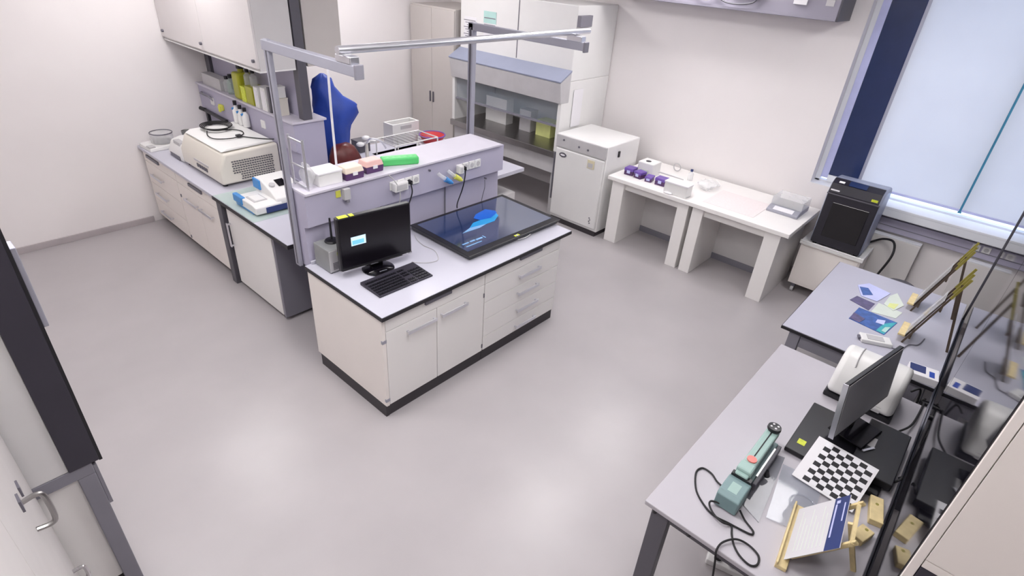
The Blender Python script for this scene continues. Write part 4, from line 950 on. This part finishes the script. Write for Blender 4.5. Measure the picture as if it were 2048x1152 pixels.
kn = MB().lathe([(0,0),(.032,0),(.036,.008),(.034,.022),(0,.024)], (2.672,.338,DZ+.128), 24).build('knob', 'black_plastic', t, smooth=True)
for a in range(4): MB().cyl((2.672+.018*math.cos(a*PI/2+.6),.338+.018*math.sin(a*PI/2+.6),DZ+.151),(2.672+.018*math.cos(a*PI/2+.6),.338+.018*math.sin(a*PI/2+.6),DZ+.1535),.006,n=10).build('knob_dot', 'paper', kn)
B(2.30, 2.66, .268, .288, DZ+.02, DZ+.06).build('film_rail', 'frame_dark', t, bevel=.003)
B(2.36, 2.62, .285, .293, DZ+.05, DZ+.06).build('seal_strip', 'steel', t)
MB().cyl((2.44,.255,DZ+.02),(2.44,.268,DZ+.05),.014,n=14).build('side_knob', 'black_plastic', t, smooth=True)
for x in (2.13, 2.65):
    for y in (.30, .365): MB().cyl((x,y,DZ),(x,y,DZ+.008),.009,n=10).build('foot', 'black_rubber', t)
zc = DZ+.006
cable('sealer_cord', [(2.205,.392,zc+.02),(2.235,.43,zc),(2.264,.475,zc),(2.262,.525,zc),(2.204,.532,zc),(2.103,.478,zc),(2.045,.40,zc),(2.03,.345,zc),(2.039,.288,zc),(2.05,.21,zc),(2.06,.178,zc),(2.082,.182,zc),(2.112,.233,zc),(2.14,.272,zc+.01)], .0048, 'black_rubber', 'black cord looped beside the left of the bag sealer')
cable('sealer_cord', [(2.098,.36,zc+.02),(2.08,.395,zc+.02),(2.055,.389,zc+.014),(2.019,.346,zc+.016),(2.010,.301,zc+.015),(2.035,.268,zc),(1.99,.245,zc),(1.945,.215,zc),(1.912,.173,zc),(1.901,.123,zc),(1.928,.100,zc),(1.975,.115,zc),(1.995,.171,zc),(1.97,.222,zc+.012),(1.913,.258,zc+.01),(1.862,.262,zc+.004),(1.855,.25,.70),(1.90,.22,.45),(2.1,.19,.18),(2.30,.18,.06)], .0048, 'black_rubber', 'black cord with round loop hanging over the near desk edge')
t = thing('power_strip', 'white power strip with black plugs on the floor under the desk', 'power strip', (2.45, .16, 0), rz=math.radians(-75), local=True)
B(-.22, .22, -.035, .035, 0, .045).build('body', 'white_plastic', t, bevel=.008)
for k_ in range(5):
    s_ = MB().cyl((-.16+k_*.08,0,.044),(-.16+k_*.08,0,.048),.024,n=16).build('outlet', 'device_grey', t)
    if k_ < 3: MB().cyl((-.16+k_*.08,0,.048),(-.16+k_*.08,0,.085),.018,.012,n=14).build('plug', 'black_plastic', s_, smooth=True)

# acrylic sheets
single('acrylic_sheet', MB().prism([(2.15,.18),(2.20,.285),(2.64,.30),(2.66,.235)], 'z', DZ, DZ+.004), 'acrylic', 'clear acrylic sheet lying under the bag sealer edge', 'sheet')
single('acrylic_sheet', MB().prism([(2.24,-.02),(2.20,.165),(2.60,.225),(2.62,.03)], 'z', DZ+.005, DZ+.010), 'acrylic', 'clear acrylic sheet lying between sealer and chessboard panel', 'sheet')
MB_ = MB().tube([(2.40+.06*math.cos(a*PI/8), .06+.06*math.sin(a*PI/8), DZ+.014) for a in range(16)], .004, closed=True, sub=2)
single('clear_ring', MB_, 'acrylic', 'clear plastic ring on the acrylic sheet near the chessboard panel', 'ring', smooth=True)

# black tray, chessboard, monitor, domed device
t = thing('black_slab', 'flat black equipment slab with lime sticker on the desk', 'device', (2.98, .05, DZ))
B(2.71, 3.22, -.20, .262, DZ+.004, DZ+.030).build('body', 'black_plastic', t, bevel=.006)
B(2.79, 2.835, .185, .225, DZ+.030, DZ+.0315).build('sticker', 'lime', t)
B(2.90, 2.91, .10, .115, DZ+.030, DZ+.0315).build('logo', 'grip_grey', t)
for x in (2.75, 3.18):
    for y in (-.16, .22): MB().cyl((x,y,DZ),(x,y,DZ+.006),.012).build('foot', 'black_rubber', t)
t = thing('control_box', 'black control box with raised edge under the tilted monitor', 'device', (3.02, -.12, DZ+.03))
B(2.78, 3.26, -.235, -.03, DZ+.0305, DZ+.075).build('body', 'black_plastic', t, bevel=.005)
B(3.0, 3.09, -.10, -.05, DZ+.075, DZ+.0765).build('pad', 'device_grey', t)
MB().bar((2.93,-.06,DZ+.079),(3.0,-.10,DZ+.079),.012,.006).build('handle', 'alu', t)
B(2.86, 3.2, -.2365, -.2345, DZ+.04, DZ+.065).build('port_strip', 'alu_dull', t)
t = thing('chessboard_panel', 'white panel with black chessboard print leaning on the black slab', 'calibration panel', (2.675, .005, DZ+.062), rz=0, local=True)
t.rotation_euler = Euler((0, math.radians(-20), math.radians(-5)), 'XYZ')
B(-.145, .145, -.15, .15, .0, .006).build('board', 'paper', t)
p_ = MB().prism([(-.1325,-.136),(.1325,-.136),(.1325,.102),(-.1325,.102)], 'z', .0061, .0068).build('pattern', 'chessboard_print', t)
t = thing('tilted_monitor', 'thin grey-screened monitor standing on the desk beside the white dome', 'monitor', (3.07, .02, DZ+.03), rz=math.radians(-12), local=True)
TM = Matrix.Translation((0, 0, .15)) @ Matrix.Rotation(math.radians(-7), 4, 'X') @ Matrix.Translation((0, 0, -.15))
B(-.31, .31, -.006, .018, .15, .485).xf(TM).build('casing', 'black_plastic', t, bevel=.004)
B(-.302, .302, -.008, -.006, .165, .477).xf(TM).build('screen', 'screen_grey', t)
B(-.314, -.3095, -.007, .019, .149, .486).xf(TM).build('side_trim', 'alu', t)
B(-.04, .04, .018, .045, .04, .28).build('neck', 'black_plastic', t, bevel=.006)
B(-.12, .12, -.10, .09, .0465, .058).build('base', 'black_gloss', t, bevel=.005)
B(-.03, .03, .0, .05, .0, .05).build('pedestal', 'black_plastic', t)
t = thing('domed_device', 'large white domed scanner with black base on the desk', 'scanner', (3.55, .03, DZ))
B(3.375, 3.72, -.12, .255, DZ, DZ+.035).build('base', 'black_plastic', t, bevel=.008)
MB().prism([(3.375,DZ+.036),(3.37,DZ+.075),(3.43,DZ+.20),(3.50,DZ+.255),(3.60,DZ+.275),(3.68,DZ+.25),(3.715,DZ+.19),(3.72,DZ+.036)], 'y', -.115, .25).build('hood', 'white_plastic', t, bevel=.045, seg=5)
MB().tube([(3.455,.16,DZ+.226),(3.50,.165,DZ+.258),(3.58,.165,DZ+.276),(3.63,.16,DZ+.274)], .004).build('seam', 'device_grey', t, smooth=True)
B(3.3735, 3.38, -.05, .16, DZ+.045, DZ+.085).build('front_strip', 'device_grey', t)
for i, (pts, lb) in enumerate([
    ([(3.75,-.15,DZ+.05),(3.80,-.19,DZ+.06),(3.83,-.21,.66),(3.80,-.22,.45),(3.86,-.23,.40),(3.98,-.235,.52),(4.05,-.25,.62)], 'black cable drooping behind the white dome toward the partition'),
    ([(3.27,-.17,DZ+.06),(3.45,-.22,DZ+.03),(3.72,-.235,DZ+.025),(3.80,-.235,.70),(3.83,-.24,.56),(3.88,-.245,.58)], 'black cable running from the control box along the partition'),
    ([(2.84,-.237,DZ+.055),(2.84,-.252,DZ+.09),(2.90,-.258,DZ+.06),(2.95,-.255,DZ+.012)], 'short black cable loop beside the control box')]):
    cable('desk_cable', pts, .006, 'black_rubber', lb)
for x, lb in ((4.00, 'black plug in the rail under the leaflet table, farther one'), (3.86, 'black plug in the rail under the leaflet table, nearer one')):
    tt = thing('power_plug', lb, 'plug', (x, GY+.03, .617), group='plugs at the partition rail')
    MB().cyl((x,GY+.012,.617),(x,GY+.05,.617),.02,.014,n=14).build('body', 'black_plastic', tt, smooth=True)
    MB().cyl((x,GY+.05,.617),(x,GY+.062,.605),.007,n=10).build('strain_relief', 'black_plastic', tt)
for x, y, rz, lb in ((2.62, -.215, .2, 'pale yellow wooden block beside the chessboard panel'), (2.42, -.20, -.3, 'small pale wooden block behind the foreground easel')):
    t = thing('wooden_block', lb, 'block', (x, y, DZ), rz=rz, local=True)
    B(-.085 if x > 2.5 else -.05, .085 if x > 2.5 else .05, -.03, .03, 0, .035).build('body', 'wood_pale', t, bevel=.004)
    MB().cyl((.03,0,.0345),(.03,0,.036),.008,n=10).build('hole', 'wood_gold', t)

# ------------------------------------------------------------------ left foreground: fume cupboard and tall cupboard
HY = 2.53
t = thing('fume_cupboard', 'grey fume cupboard with black sash frame at the left edge', 'fume cupboard', (-.35, 3.2, 0))
B(-.95, .035, HY, 4.0, .885, 2.7).build('side_panel', 'hood_grey', t, bevel=.003)
B(.035, .15, HY-.012, 4.0, .885, 2.7).build('sash_frame', 'charcoal', t, bevel=.003)
B(.15, .163, HY-.004, 4.0, .875, 2.7).build('sash_edge', 'black_plastic', t)
B(.163, .182, HY+.02, HY+.10, 1.60, 1.95).build('sash_grip', 'alu_dull', t, bevel=.003)
B(-.95, .12, HY-.005, HY+.05, .82, .885).build('frame_bar', 'frame_grey', t, bevel=.004)
B(.05, .12, HY-.004, HY+.05, 0, .82).build('frame_leg', 'frame_grey', t, bevel=.004)
B(.121, .135, HY+.0, HY+.05, .60, .86).build('bracket', 'frame_grey', t)
B(-.95, .10, HY+.03, 3.95, .08, .82).build('base_cabinet', 'white_laminate', t)
B(-.95, .08, HY+.05, 3.95, .0, .08).build('plinth', 'plinth', t)
CX = -.10
t = thing('tall_cupboard', 'tall white cupboard with steel bow handles at the lower left edge', 'cupboard', (-.45, 1.4, 0))
B(-.75, CX-.02, .30, HY-.02, .05, 2.7).build('body', 'carcass', t)
for y0, y1 in ((1.10, HY-.02), (.30, 1.094)):
    d = B(CX-.02, CX, y0, y1, .06, 2.69).build('door', 'door_grey', t, bevel=.002)
    yh = y0+.60 if y0 > 1 else y0+.5
    MB().tube([(CX,yh,1.55),(CX+.035,yh,1.555),(CX+.05,yh,1.535),(CX+.05,yh,1.445),(CX+.035,yh,1.425),(CX,yh,1.43)], .008, sub=4).build('handle', 'steel', d, smooth=True)
MB().tube([(CX,2.20,.66),(CX+.03,2.20,.66),(CX+.04,2.20,.645),(CX+.04,2.20,.60),(CX+.03,2.20,.585),(CX,2.20,.585)], .008, sub=4).build('lower_handle', 'chrome', t, smooth=True)
for y, z in ((1.86,1.47),(1.62,1.62)): B(CX, CX+.006, y-.02, y+.02, z-.02, z+.02).build('lock_plate', 'grip_grey', t)
B(-.74, CX-.04, .32, HY-.03, 0, .05).build('plinth', 'plinth', t)
